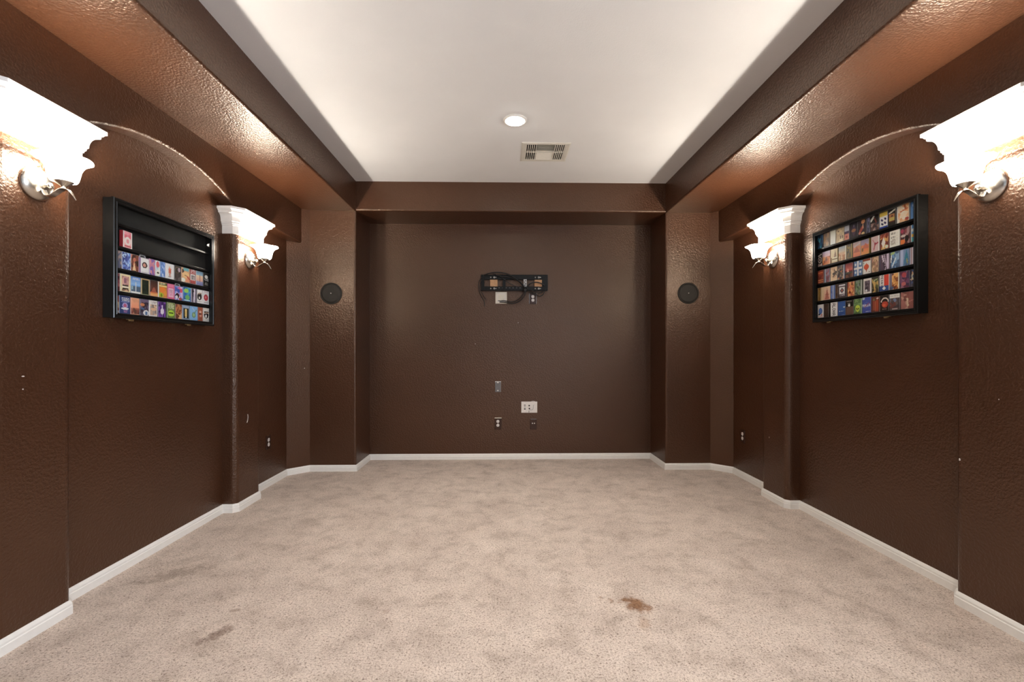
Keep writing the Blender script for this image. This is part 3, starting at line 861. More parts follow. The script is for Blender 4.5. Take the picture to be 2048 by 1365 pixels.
# ------------------------------------------------------------------ card packs, each front printed cell by cell
GW, GH = 20, 28
FONT = {'A': ['0110', '1001', '1111', '1001', '1001'], 'L': ['1000', '1000', '1000', '1000', '1111'], 'O': ['0110', '1001', '1001', '1001', '0110'],
        'H': ['1001', '1001', '1111', '1001', '1001'], 'N': ['1001', '1101', '1011', '1001', '1001'], 'S': ['0111', '1000', '0110', '0001', '1110'],
        'T': ['1111', '0110', '0110', '0110', '0110'], 'E': ['1111', '1000', '1110', '1000', '1111'], 'X': ['1001', '1001', '0110', '1001', '1001'], '8': ['0110', '1001', '0110', '1001', '0110']}
def art(base, ops):
    lin = lambda h: tuple(min(0.92, c * 1.22) for c in LIN(h))
    G = [[lin(base)] * GW for _ in range(GH)]
    for op in ops:
        k = op[0]
        if k == 'g':                                          # vertical blend between two colours, v0..v1
            a, b = lin(op[1]), lin(op[2]); v0, v1 = (op[3], op[4]) if len(op) > 3 else (0, 1)
            for j in range(GH):
                v = (j + 0.5) / GH
                if v0 <= v <= v1:
                    t = (v - v0) / (v1 - v0)
                    for i in range(GW): G[j][i] = tuple(p + (q - p) * t for p, q in zip(a, b))
        elif k == 'm':                                        # mottled picture print in a rectangle
            rnd = random.Random(op[1]); cols = [lin(c) for c in op[2]]
            x0, y0, x1, y1 = op[3] if len(op) > 3 else (0, 0, 1, 1)
            cs = [(rnd.random(), rnd.random(), rnd.choice(cols)) for _ in range(op[4] if len(op) > 4 else 26)]
            for j in range(GH):
                for i in range(GW):
                    u, v = (i + 0.5) / GW, (j + 0.5) / GH
                    if x0 <= u <= x1 and y0 <= v <= y1:
                        q = min(cs, key=lambda c: (c[0] - u) ** 2 + 1.7 * (c[1] - v) ** 2 + 0.002 * rnd.random())
                        G[j][i] = q[2]
        elif k == 't':                                        # lettering: text, x, y in cells, colour, turned
            _, txt, x, y, col, turned = op
            col = lin(col); p = 0
            for ch in txt:
                for r_, row in enumerate(FONT[ch]):
                    if turned == 'narrow': row = row[0] + row[1] + row[3]
                    for c_, bit in enumerate(row):
                        if bit == '1':
                            if turned == 'wide': cells = [(y + p + c_, x + 2 * (4 - r_)), (y + p + c_, x + 2 * (4 - r_) + 1)]
                            elif turned: cells = [(y + p + c_, x + 4 - r_)]
                            else: cells = [(y + r_, x + p + c_)]
                            for jj, ii in cells:
                                if 0 <= jj < GH and 0 <= ii < GW: G[jj][ii] = col
                p += 4 if turned == 'narrow' else 5
        elif k == 'w':                                        # lines of small lettering
            rnd = random.Random(op[6] if len(op) > 6 else 3); _, x0, y0, x1, y1, col = op[:6]; col = lin(col)
            for j in range(int(y0 * GH), int(y1 * GH), 2):
                for i in range(int(x0 * GW), int(x1 * GW)):
                    if rnd.random() < 0.72: G[j][i] = col
        else:
            for j in range(GH):
                for i in range(GW):
                    u, v = (i + 0.5) / GW, (j + 0.5) / GH
                    if k == 'r': hit = op[1] <= u <= op[3] and op[2] <= v <= op[4]
                    elif k == 'e': hit = ((u - op[1]) / op[3]) ** 2 + ((v - op[2]) / op[4]) ** 2 <= 1
                    elif k == 'o':
                        d = ((u - op[1]) / op[3]) ** 2 + ((v - op[2]) / op[4]) ** 2; hit = 0.55 <= d <= 1
                    elif k == 'd': hit = abs(u - op[1]) / op[3] + abs(v - op[2]) / op[4] <= 1
                    elif k == 'l':
                        ax, ay, bx_, by = op[1:5]; ux, uy = bx_ - ax, by - ay
                        t = max(0, min(1, ((u - ax) * ux + (v - ay) * uy) / (ux * ux + uy * uy)))
                        hit = math.hypot(u - ax - t * ux, (v - ay - t * uy) * 1.4) <= op[5]
                    elif k == 'v':                            # triangle / peak
                        hit = op[2] <= v <= op[4] and abs(u - op[1]) <= op[3] * (v - op[2]) / (op[4] - op[2])
                    if hit: G[j][i] = lin(op[-1])
    return G

def card_pack(s, row, ya, yb, desc, base, ops, side=None, h=0.088, tab=False, turn=0.0):
    c = CASE[s]; z0 = c['rows'][row]
    w = abs(yb - ya) - 0.0012; th = 0.0175
    G = art(base, ops)
    sidec = lin(side or base)
    mb = MB()
    # local frame: u along the front left to right as seen, n out of the wall, v up; front grid framed by a small chamfer
    e = 0.0012
    def T(u, n, v): return (-s * n, (u if s < 0 else -u), v)
    for j in range(GH):
        for i in range(GW):
            u0 = -w / 2 + e + (w - 2 * e) * i / GW; u1 = -w / 2 + e + (w - 2 * e) * (i + 1) / GW
            v1 = h - e - (h - 2 * e) * j / GH; v0 = h - e - (h - 2 * e) * (j + 1) / GH
            q = [T(u0, th, v0), T(u1, th, v0), T(u1, th, v1), T(u0, th, v1)]
            mb.add(q, [(0, 1, 2, 3)], False, G[j][i])
    fr = [(-w / 2 + e, e), (w / 2 - e, e), (w / 2 - e, h - e), (-w / 2 + e, h - e)]
    ou = [(-w / 2, 0), (w / 2, 0), (w / 2, h), (-w / 2, h)]
    A = [T(u, th, v) for u, v in fr]; B = [T(u, th - e, v) for u, v in ou]; C_ = [T(u, 0, v) for u, v in ou]
    edge = tuple(min(1, x * 0.6 + 0.25) for x in sidec)
    mb.add(A + B, [(i, (i + 1) % 4, 4 + (i + 1) % 4, 4 + i) for i in range(4)], False, edge)
    mb.add(B + C_, [(i, (i + 1) % 4, 4 + (i + 1) % 4, 4 + i) for i in range(4)], False, sidec)
    mb.add(C_, [(0, 1, 2, 3)], False, sidec)
    o = mb.build('card_pack', M_PRINT, fix=True)
    o.location = (s * (XW - 0.0125), (ya + yb) / 2, z0 + 0.0003)
    o.rotation_euler = (0, 0, turn)
    sn = ('top', 'second', 'middle', 'fourth', 'bottom')[row]; cn = 'left' if s < 0 else 'right'
    tag(o, f'{desc} on {sn} shelf of {cn} case', 'card pack', f'card packs in the {cn} display case')
    if tab:
        mb = MB(); hw = w / 2 - 0.008
        ring_o = [(-hw, 0), (hw, 0), (hw * 0.7, 0.016), (-hw * 0.7, 0.016)]; ring_i = [(-hw * 0.6, 0.005), (hw * 0.6, 0.005), (hw * 0.45, 0.011), (-hw * 0.45, 0.011)]
        P = [T(u, th * 0.5 + 0.0004, h + v) for u, v in ring_o] + [T(u, th * 0.5 + 0.0004, h + v) for u, v in ring_i]
        Q = [T(u, th * 0.5 - 0.0004, h + v) for u, v in ring_o] + [T(u, th * 0.5 - 0.0004, h + v) for u, v in ring_i]
        fs = []
        for i in range(4):
            i2 = (i + 1) % 4
            fs += [(i, i2, 4 + i2, 4 + i), (8 + i, 12 + i, 12 + i2, 8 + i2), (i, 8 + i, 8 + i2, i2), (4 + i, 4 + i2, 12 + i2, 12 + i)]
        mb.add(P + Q, fs)
        mb.build('hang_tab', M_LABEL, o)
    return o

W, K = 'f0ece8', '141312'
PACKS = [
 # left case
 (-1, 1, 2.338, 2.404, 'pink and white card pack standing alone', 'e8a0a4', [('r', 0, 0, 0.1, 1, 'f4e4dc'), ('r', 0.92, 0, 1, 1, 'f4e4e0'), ('m', 1, ['d06070', 'e890a0', 'd87888'], (0.12, 0.05, 0.9, 0.4)), ('e', 0.5, 0.58, 0.36, 0.25, 'f2d8d4'), ('e', 0.5, 0.58, 0.17, 0.13, 'd88890'), ('r', 0.14, 0.86, 0.88, 0.93, 'b84048')], 'b03a40', 0.086, False, 0.10),
 (-1, 2, 2.274, 2.336, 'dull grey-brown card pack at the near end', '8a7470', [('m', 2, ['6a4a48', '94807a', '5a6078', 'a08c88'])], '8a7a78'),
 (-1, 2, 2.338, 2.391, 'blue and white frosty patterned card pack', '5068a8', [('m', 3, ['3a4a90', '6a90d0', 'b0c8ec', '4858a0', '8090c8', '303a78'], (0, 0, 1, 1), 60)], 'c8ccdc'),
 (-1, 2, 2.392, 2.443, 'brown card pack with a cream robed figure', '7a4030', [('m', 4, ['4a2820', 'a85a48', '804838', '382018']), ('v', 0.42, 0.42, 0.24, 0.98, 'e0c098'), ('e', 0.45, 0.30, 0.2, 0.12, 'c0705a')], 'd8c0b8'),
 (-1, 2, 2.444, 2.513, 'white card pack with a dark oval picture', W, [('r', 0, 0, 0.14, 1, '8a6490'), ('e', 0.57, 0.45, 0.27, 0.21, '403430'), ('e', 0.55, 0.46, 0.15, 0.13, 'c89080'), ('r', 0.2, 0.93, 0.95, 0.96, 'b8b0b0')], 'a080a0', 0.082, True),
 (-1, 2, 2.514, 2.556, 'violet and rose patchwork card pack', 'b080a0', [('m', 5, ['8060a8', 'c08098', 'a0a0d0', 'd09090', '6858a0'])], 'c090a8'),
 (-1, 2, 2.557, 2.594, 'pale card pack with a red ball over white', 'd8dce0', [('m', 6, ['d8e0e8', 'a0b8d8', 'c8d8d8']), ('e', 0.5, 0.24, 0.35, 0.2, 'd06068'), ('e', 0.5, 0.8, 0.45, 0.18, 'e8ecd8'), ('e', 0.55, 0.78, 0.28, 0.06, '303830')], 'b0a0b8'),
 (-1, 2, 2.596, 2.632, 'sky blue card pack with scattered white specks', '7090cc', [('m', 7, ['6890d0', '88a8e0', '5078b8', 'c0d0ec'], (0, 0, 1, 1), 40)], '8098cc'),
 (-1, 2, 2.633, 2.702, 'white card pack with a small red figure', W, [('l', 0.5, 0.35, 0.5, 0.6, 0.13, 'c8604c'), ('l', 0.36, 0.38, 0.66, 0.34, 0.05, 'd88068'), ('e', 0.47, 0.24, 0.1, 0.07, 'e0b898'), ('l', 0.45, 0.65, 0.42, 0.85, 0.05, 'c89080'), ('l', 0.56, 0.65, 0.58, 0.85, 0.05, 'c89080'), ('r', 0.36, 0.87, 0.62, 0.91, '484438')], 'e8e0ec'),
 (-1, 2, 2.704, 2.760, 'black card pack with faint ring and grey crescent', '241e1c', [('o', 0.4, 0.3, 0.34, 0.24, '6a5a44'), ('e', 0.72, 0.26, 0.2, 0.15, 'a89aa8'), ('m', 8, ['2a2222', '3a3030', '585050'], (0, 0.5, 1, 1))], '302828'),
 (-1, 2, 2.762, 2.836, 'tan and teal card pack with a cartoon face', 'd0a078', [('r', 0.2, 0, 0.9, 0.2, '68a8b0'), ('e', 0.16, 0.25, 0.13, 0.14, '402820'), ('e', 0.5, 0.5, 0.42, 0.22, 'e0bc88'), ('l', 0.4, 0.52, 0.8, 0.58, 0.03, '604028'), ('e', 0.2, 0.86, 0.25, 0.14, 'ece4d8'), ('l', 0.7, 0.6, 0.95, 0.75, 0.07, 'c04038'), ('e', 0.75, 0.88, 0.28, 0.12, 'd89070')], 'c89878'),
 (-1, 2, 2.838, 2.890, 'dark red card pack with white square print', '9a3a38', [('w', 0.12, 0.02, 0.9, 0.3, W, 2), ('r', 0.05, 0.32, 0.92, 0.76, 'ece4e0'), ('m', 9, ['787070', 'a8a0a0', '504848', 'd8d0d0'], (0.18, 0.4, 0.8, 0.7), 40), ('w', 0.15, 0.82, 0.9, 0.96, 'c87068', 4)], '8a3030'),
 (-1, 2, 2.892, 2.958, 'pastel sunset card pack with a tower', 'c8a090', [('g', '5a80a0', '9ab8c8', 0, 0.3), ('g', 'e0c8a8', 'd0a090', 0.3, 0.7), ('g', '9090b0', '6068a0', 0.7, 1), ('l', 0.55, 0.3, 0.55, 0.72, 0.06, 'a06050')], 'e8e4e0'),
 (-1, 2, 2.961, 3.018, 'black card pack with a white skull print', K, [('e', 0.5, 0.27, 0.32, 0.13, 'd8d8d4'), ('w', 0.15, 0.42, 0.9, 0.62, 'e8e8e4', 5), ('w', 0.2, 0.72, 0.8, 0.92, 'b0b0a8', 6)], '484440'),
 (-1, 3, 2.265, 2.325, 'dark crimson portrait card pack at the near end', '7a4048', [('m', 11, ['582830', 'a86868', '8a5058', 'd0a8a0', '40202a'])], '6a3a40'),
 (-1, 3, 2.326, 2.391, 'cream bordered card pack with a brown photograph', 'ead2a8', [('m', 12, ['b08078', 'd8a898', '8a6070', 'c09890'], (0.14, 0.12, 0.86, 0.6)), ('r', 0.34, 0.2, 0.62, 0.5, '906070'), ('r', 0.2, 0.62, 0.8, 0.68, '302828'), ('r', 0.16, 0.70, 0.84, 0.76, W), ('r', 0.2, 0.78, 0.8, 0.84, '282220'), ('m', 13, ['a07860', 'c8a080', '806050'], (0.14, 0.85, 0.86, 0.97))], 'e8dcc0', 0.091),
 (-1, 3, 2.392, 2.456, 'blue sky card pack with a white monument', '6898d0', [('g', '4878c0', '90b8e0', 0, 0.5), ('w', 0.15, 0.08, 0.9, 0.2, W, 7), ('r', 0, 0.56, 1, 0.9, '506478'), ('l', 0.5, 0.35, 0.5, 0.85, 0.06, 'c8ccd0'), ('r', 0.06, 0.58, 0.2, 0.8, '90b0c0'), ('r', 0, 0.91, 1, 1, 'ece4dc')], '7898c0'),
 (-1, 3, 2.458, 2.518, 'dark green card pack with a gold edge', '1c2a1e', [('r', 0, 0, 0.1, 1, 'b8a070'), ('r', 0.9, 0, 1, 1, 'c8a878'), ('r', 0, 0, 1, 0.06, 'c0a070'), ('r', 0, 0.96, 1, 1, '98a078'), ('m', 14, ['1a261c', '243224', '14201a'], (0.12, 0.08, 0.88, 0.94))], 'a89068'),
 (-1, 3, 2.519, 2.577, 'dark brown card pack with glowing orange base', '503028', [('g', '382420', '6a4034', 0, 0.6), ('v', 0.5, 0.4, 0.4, 0.75, 'a05848'), ('g', 'c86038', 'e8b070', 0.74, 0.92), ('r', 0, 0.93, 1, 1, 'd89868')], '604030'),
 (-1, 3, 2.579, 2.646, 'orange and green fruit card pack', 'c88848', [('r', 0, 0, 0.06, 1, W), ('r', 0.08, 0.02, 1, 0.18, '606a40'), ('w', 0.15, 0.06, 0.8, 0.16, 'e8e8c0', 8), ('r', 0.1, 0.2, 1, 0.3, 'e0d890'), ('e', 0.5, 0.5, 0.34, 0.2, 'e08038'), ('e', 0.32, 0.84, 0.28, 0.15, 'a8b838'), ('e', 0.34, 0.86, 0.1, 0.1, '707818'), ('e', 0.8, 0.7, 0.2, 0.16, 'd89040')], 'e8e0d0'),
 (-1, 3, 2.650, 2.704, 'hot pink card pack with a pale panel', 'd86088', [('r', 0.06, 0.04, 0.94, 0.22, 'f080a0'), ('r', 0.08, 0.3, 0.92, 0.88, 'f0b8c8'), ('w', 0.25, 0.42, 0.78, 0.6, 'a05878', 9), ('w', 0.2, 0.64, 0.8, 0.82, 'd070a0', 10)], 'c85078'),
 (-1, 3, 2.706, 2.775, 'lilac card pack with colourful cartoon shapes', 'b0a0d8', [('m', 15, ['c8b8e8', '5060b0', '8898d8', 'd070a0', 'f0e0f0']), ('e', 0.75, 0.28, 0.22, 0.16, 'd05070'), ('e', 0.45, 0.32, 0.2, 0.14, '4858a8'), ('e', 0.3, 0.7, 0.25, 0.2, '302028'), ('e', 0.22, 0.8, 0.16, 0.12, 'ecdce0'), ('e', 0.7, 0.9, 0.2, 0.1, 'b05048')], 'a85890', 0.083, True),
 (-1, 3, 2.777, 2.845, 'blue card pack with green land shapes', '3878b0', [('m', 16, ['3878b8', '50a0b8', '3060a0']), ('e', 0.4, 0.25, 0.32, 0.16, '98c860'), ('e', 0.55, 0.72, 0.3, 0.18, '70b068'), ('e', 0.3, 0.5, 0.15, 0.1, '3868b8'), ('r', 0.1, 0.9, 0.9, 0.97, 'b8d8e8')], '4880a8'),
 (-1, 3, 2.848, 2.892, 'grey card pack with a white diagonal streak', '706878', [('l', 0.2, 0.1, 0.45, 0.9, 0.12, '383040'), ('l', 0.7, 0.1, 0.6, 0.9, 0.16, 'd8d0e0'), ('e', 0.4, 0.2, 0.2, 0.08, '1a1618')], 'c0b8c8'),
 (-1, 3, 2.894, 2.953, 'white card pack with a black round ball', 'e8e4e4', [('r', 0, 0, 0.08, 1, '584858'), ('e', 0.52, 0.5, 0.38, 0.27, '201c1c'), ('l', 0.3, 0.3, 0.8, 0.24, 0.06, 'a89080'), ('e', 0.5, 0.6, 0.12, 0.09, 'e8e4e0'), ('w', 0.2, 0.86, 0.85, 0.94, '504848', 11)], '484050'),
 (-1, 3, 2.955, 3.019, 'white card pack with a red round ball', 'ece6e8', [('e', 0.5, 0.5, 0.36, 0.24, 'b84048'), ('e', 0.46, 0.48, 0.12, 0.08, 'e09098'), ('w', 0.15, 0.06, 0.9, 0.16, 'c8b0b8', 12), ('w', 0.2, 0.86, 0.85, 0.94, '605860', 13)], 'd8d0d8'),
 (-1, 4, 2.262, 2.319, 'orange and red card pack at the near end', 'c88860', [('m', 17, ['d8a880', 'a05040', 'e8c8a0', 'b87058']), ('r', 0.6, 0.85, 1, 0.95, W)], 'b87858'),
 (-1, 4, 2.321, 2.389, 'navy card pack with a pink round emblem', '384878', [('r', 0, 0, 1, 0.08, '283460'), ('w', 0.2, 0.12, 0.95, 0.3, W, 14), ('r', 0.15, 0.33, 0.95, 0.36, '8090c0'), ('e', 0.52, 0.55, 0.26, 0.16, 'a8a0d0'), ('e', 0.52, 0.55, 0.16, 0.11, 'b05878'), ('e', 0.52, 0.72, 0.36, 0.06, 'e0e4f0'), ('w', 0.36, 0.84, 0.8, 0.95, 'd080a8', 15)], '303c68', 0.092),
 (-1, 4, 2.391, 2.448, 'salmon sunset card pack with dark palms below', 'dc9878', [('g', 'e0a888', 'e09070', 0, 0.62), ('m', 18, ['804840', '604038', 'a06050', 'b8806a'], (0, 0.62, 1, 0.98)), ('w', 0.1, 0.08, 0.95, 0.28, 'c88868', 16)], 'd09070'),
 (-1, 4, 2.450, 2.512, 'dark holiday card pack with a white jug corner', '483848', [('m', 19, ['383040', '585060', '403038', '706078']), ('e', 0.28, 0.34, 0.26, 0.1, 'c88058'), ('e', 0.7, 0.84, 0.34, 0.18, 'ece8ec'), ('r', 0.6, 0.76, 0.86, 0.96, '5878a0'), ('e', 0.3, 0.6, 0.2, 0.06, '486890')], '403848'),
 (-1, 4, 2.514, 2.574, 'white bordered card pack with a sandy landscape', 'e0d8d4', [('m', 20, ['a89890', '887870', 'c8a890', 'd8b898'], (0.08, 0.25, 0.9, 0.92)), ('w', 0.2, 0.08, 0.9, 0.2, '706868', 17), ('e', 0.5, 0.56, 0.36, 0.1, 'd8b090')], 'e8e4e4'),
 (-1, 4, 2.578, 2.637, 'purple card pack with a white bottle shape', '503070', [('m', 21, ['482868', '603880', '382058', '7848a0']), ('e', 0.52, 0.62, 0.24, 0.2, 'e0d8ec'), ('r', 0.44, 0.2, 0.6, 0.5, 'd8d0e8'), ('r', 0.48, 0.8, 0.56, 0.98, 'c8b8e0')], '583878'),
 (-1, 4, 2.646, 2.709, 'olive card pack with a lime round badge', '788850', [('w', 0.12, 0.08, 0.92, 0.42, 'dce4c0', 18), ('e', 0.5, 0.7, 0.4, 0.2, 'a8d048'), ('r', 0.2, 0.64, 0.82, 0.72, '2a3418'), ('r', 0.12, 0.9, 0.9, 0.93, '485828')], '687848', 0.092),
 (-1, 4, 2.712, 2.767, 'copper brown card pack with a glowing canyon', '9a6040', [('m', 22, ['804830', 'b87850', '985838', 'a86848'], (0, 0, 1, 0.62)), ('m', 23, ['d8a878', 'c89060', '704030'], (0, 0.62, 1, 1))], '8a5838'),
 (-1, 4, 2.769, 2.833, 'grey-blue card pack with a gold bust on black', '90a0b8', [('r', 0.14, 0.22, 0.88, 0.94, '1a2420'), ('l', 0.5, 0.36, 0.5, 0.7, 0.17, 'd8b870'), ('e', 0.5, 0.34, 0.14, 0.1, 'e0c080'), ('e', 0.52, 0.86, 0.1, 0.05, W), ('r', 0.1, 0.08, 0.9, 0.16, 'a8b8d0')], '8090a8'),
 (-1, 4, 2.836, 2.907, 'light blue card pack with a green guitar shape', '80b0dc', [('e', 0.5, 0.62, 0.26, 0.2, '709070'), ('e', 0.5, 0.62, 0.16, 0.12, '98b888'), ('l', 0.58, 0.5, 0.85, 0.25, 0.05, '688878'), ('l', 0.3, 0.1, 0.55, 0.3, 0.05, 'b0c0dc')], '70a0cc'),
 (-1, 4, 2.909, 2.956, 'rust card pack with pale stacked symbols', 'a05840', [('e', 0.5, 0.34, 0.26, 0.09, 'd8b0a0'), ('e', 0.45, 0.5, 0.2, 0.06, '401c18'), ('e', 0.55, 0.62, 0.26, 0.08, 'c89080'), ('w', 0.2, 0.78, 0.85, 0.92, '783828', 19)], '904c38'),
 (-1, 4, 2.960, 3.020, 'cream card pack with a black numbered ball', 'e8dcd4', [('e', 0.5, 0.52, 0.38, 0.26, '1c1818'), ('l', 0.2, 0.3, 0.85, 0.3, 0.08, '2c2220'), ('l', 0.25, 0.38, 0.9, 0.36, 0.05, 'd8b8a0'), ('e', 0.46, 0.6, 0.16, 0.12, 'ece8e4'), ('w', 0.3, 0.86, 0.8, 0.94, '605048', 20)], 'e0d0c8'),
 # right case, far end first
 (1, 0, 2.985, 2.932, 'dark blue and teal card pack at the far end', '2c4058', [('m', 31, ['283850', '3a6890', '50a0b8', '1c2430', '405878'])], '384858'),
 (1, 0, 2.928, 2.871, 'bronze brown card pack with faint scrolls', '7a6048', [('m', 32, ['806448', '6a5a44', '98744c', '5a4838'])], 'a08870'),
 (1, 0, 2.868, 2.820, 'plain bright white card pack', 'ece8dc', [('g', 'ece4d4', 'd8e0e4'), ('r', 0, 0, 0.12, 1, 'f4ecd8')], 'e8e0d0'),
 (1, 0, 2.816, 2.749, 'cream card pack with two tiny dark figures', 'd8c8a8', [('m', 33, ['c8b898', 'e0d4b8', 'b8a488', 'd8c4a0']), ('r', 0.56, 0.58, 0.66, 0.8, '3a342c'), ('r', 0.78, 0.56, 0.88, 0.78, '343028'), ('e', 0.3, 0.2, 0.1, 0.06, '806850')], 'c8b898'),
 (1, 0, 2.747, 2.708, 'grey topped card pack with coral lower half', 'b8bcc8', [('r', 0, 0.38, 1, 0.58, '483858'), ('r', 0, 0.58, 1, 1, 'd08878'), ('e', 0.5, 0.78, 0.2, 0.08, 'a04840')], 'a0a0b0'),
 (1, 0, 2.706, 2.642, 'black card pack with a violet diamond', '2a2430', [('d', 0.55, 0.5, 0.34, 0.42, '4a3850'), ('e', 0.52, 0.5, 0.26, 0.12, 'a07050'), ('d', 0.55, 0.18, 0.1, 0.12, '6a6078')], '302a34'),
 (1, 0, 2.640, 2.577, 'dark card pack with red figure and orange balloon', '3a3038', [('e', 0.62, 0.12, 0.24, 0.14, 'e0a070'), ('l', 0.3, 0.7, 0.55, 0.5, 0.16, 'a85048'), ('l', 0.6, 0.3, 0.6, 0.55, 0.05, 'd8b898'), ('e', 0.62, 0.9, 0.2, 0.08, 'd8c088'), ('e', 0.2, 0.84, 0.14, 0.1, 'c88878')], '342c34'),
 (1, 0, 2.576, 2.552, 'slim slate and lilac card pack', '585a70', [('m', 34, ['484c60', '7a7898', '606480', '383848'])], '505268'),
 (1, 0, 2.550, 2.489, 'black card pack with a tilted white card', '1e1a1a', [('l', 0.08, 0.28, 0.38, 0.06, 0.1, 'ece4dc'), ('m', 35, ['604844', '8a7068', '403030', 'a89088', '303848'], (0.05, 0.45, 1, 0.95)), ('l', 0.5, 0.2, 0.7, 0.45, 0.07, '7a3c30')], '282222'),
 (1, 0, 2.487, 2.432, 'white card pack with yellow top, blue foot', 'e8e4ec', [('r', 0, 0, 1, 0.24, 'd8c058'), ('l', 0.25, 0.46, 0.35, 0.5, 0.09, '383060'), ('l', 0.68, 0.42, 0.78, 0.46, 0.09, '282450'), ('l', 0.3, 0.72, 0.4, 0.76, 0.09, '282450'), ('l', 0.65, 0.68, 0.75, 0.72, 0.09, '383060'), ('r', 0, 0.9, 1, 1, '3048a0')], '4858a0'),
 (1, 0, 2.430, 2.380, 'black card pack with a tan bordered scene', '24201c', [('l', 0.1, 0.22, 0.9, 0.06, 0.07, 'e8dcd0'), ('r', 0.08, 0.28, 0.86, 0.5, 'a8744c'), ('r', 0.08, 0.5, 0.86, 0.72, 'b8a860'), ('r', 0.1, 0.72, 0.86, 0.8, '602820'), ('e', 0.5, 0.42, 0.16, 0.06, '583020')], '2a2420'),
 (1, 0, 2.376, 2.302, 'large cream card pack with orange map print', 'e0c0a0', [('m', 36, ['e8d0b8', 'd8a070', 'e0b890', 'e8d8c8'], (0.12, 0, 1, 1)), ('r', 0, 0, 0.1, 1, 'dcd8d0'), ('l', 0.3, 0.4, 0.9, 0.3, 0.05, 'c07048'), ('l', 0.65, 0.1, 0.75, 0.3, 0.08, 'b06040'), ('e', 0.85, 0.88, 0.14, 0.1, 'a84840')], 'e0dcd4', 0.094),
 (1, 0, 2.295, 2.250, 'blue card pack at the near end', '5080b8', [('g', '4878b0', '6090c8'), ('e', 0.4, 0.2, 0.2, 0.1, '88a8d0')], '4070a8'),
 (1, 1, 2.985, 2.940, 'black card pack with white swirls, far end', '1c1818', [('o', 0.5, 0.5, 0.42, 0.24, 'd8d0cc'), ('l', 0.15, 0.2, 0.9, 0.1, 0.05, 'e0d8d4'), ('e', 0.5, 0.5, 0.12, 0.1, 'c8b8b0'), ('m', 37, ['d0c0bc', '302828', 'a89890'], (0, 0.8, 1, 1))], '282424'),
 (1, 1, 2.938, 2.866, 'lilac sky card pack with orange towers', 'c09890', [('g', 'a8a0c0', 'd8b0b8', 0, 0.4), ('m', 38, ['c87848', 'a05030', 'd89060', '804028', 'e0a878'], (0, 0.4, 1, 1)), ('r', 0.42, 0.42, 0.6, 0.72, '683828')], 'c09890'),
 (1, 1, 2.864, 2.803, 'sepia card pack with a tall dark spire', 'd0c09c', [('v', 0.68, 0.1, 0.2, 0.6, '806450'), ('r', 0.3, 0.62, 1, 0.68, 'e8e0c8'), ('r', 0.2, 0.72, 1, 0.78, '706048'), ('r', 0.1, 0.82, 1, 0.9, 'ece4cc'), ('r', 0, 0.6, 0.2, 1, '887048')], 'c8b890'),
 (1, 1, 2.796, 2.731, 'hazy city skyline card pack under blue sky', 'c0a888', [('g', '88a0b0', 'c8bca8', 0, 0.4), ('m', 39, ['a88868', 'c8a888', '907058', 'd8c0a0', 'b07858'], (0, 0.45, 0.9, 1)), ('r', 0.92, 0, 1, 1, 'e8e0d0')], 'd8d0c0'),
 (1, 1, 2.727, 2.683, 'dull gold and slate card pack', '6a6048', [('m', 40, ['585848', '807050', '4c5050', '988858']), ('r', 0.8, 0, 1, 1, 'a08c50')], '706448'),
 (1, 1, 2.679, 2.620, 'coral desert card pack with a grey aeroplane', 'd09070', [('g', 'a09098', 'd0a898', 0, 0.3), ('l', 0.2, 0.3, 0.9, 0.12, 0.08, 'c0b8c0'), ('v', 0.5, 0.3, 0.45, 0.7, 'b87060'), ('g', 'e0906a', 'd88068', 0.7, 1)], 'e0d0c0'),
 (1, 1, 2.618, 2.558, 'orange and grey mountain card pack', 'd88858', [('g', '8888a8', 'b8a0b0', 0, 0.35), ('v', 0.6, 0.25, 0.5, 0.6, 'c87058'), ('g', 'e08050', 'e8a060', 0.6, 1), ('e', 0.2, 0.66, 0.1, 0.12, '80683c')], 'a89048'),
 (1, 1, 2.545, 2.487, 'grey-pink card pack with a red star', 'd0b8b8', [('l', 0.2, 0.2, 0.5, 0.5, 0.04, 'c07880'), ('l', 0.5, 0.5, 0.85, 0.45, 0.07, 'a84050'), ('l', 0.5, 0.5, 0.35, 0.85, 0.06, 'b85860'), ('e', 0.5, 0.5, 0.12, 0.1, 'a03848'), ('r', 0.92, 0, 1, 1, 'e8e0dc')], 'd8ccc8'),
 (1, 1, 2.484, 2.427, 'red-brown card pack with a white diamond', '90483a', [('m', 41, ['803828', 'b06048', 'c89058', '602820', 'd8b068']), ('d', 0.42, 0.58, 0.26, 0.36, 'e8dcd4'), ('e', 0.8, 0.86, 0.18, 0.12, 'dce0cc')], '884030'),
 (1, 1, 2.422, 2.358, 'white card pack with black printed columns', 'ece4d8', [('w', 0.15, 0.14, 0.62, 0.24, '201c18', 21), ('w', 0.1, 0.36, 0.62, 0.48, '181410', 22), ('w', 0.1, 0.56, 0.6, 0.92, '887c70', 23), ('w', 0.76, 0.2, 0.84, 0.8, 'a89c90', 24)], 'e0d8d0'),
 (1, 1, 2.354, 2.298, 'dark red card pack with an orange corner', '6a3438', [('m', 42, ['582830', '88484c', '403038', 'b09090']), ('e', 0.2, 0.2, 0.2, 0.14, 'a04058'), ('e', 0.2, 0.86, 0.3, 0.16, 'd87840'), ('e', 0.7, 0.7, 0.22, 0.2, '1c1414'), ('e', 0.3, 0.5, 0.24, 0.08, 'c8c0b8')], '602c30'),
 (1, 1, 2.294, 2.246, 'blue card pack with yellow middle, near end', '4888c0', [('g', '4078b0', '70a8d8', 0, 0.5), ('r', 0, 0.52, 1, 0.72, 'd8b050'), ('r', 0, 0.74, 1, 1, '58b0b8'), ('e', 0.3, 0.3, 0.2, 0.1, 'd8e4ec'), ('r', 0, 0, 0.1, 1, 'e0e8ec')], 'c8d8e0'),
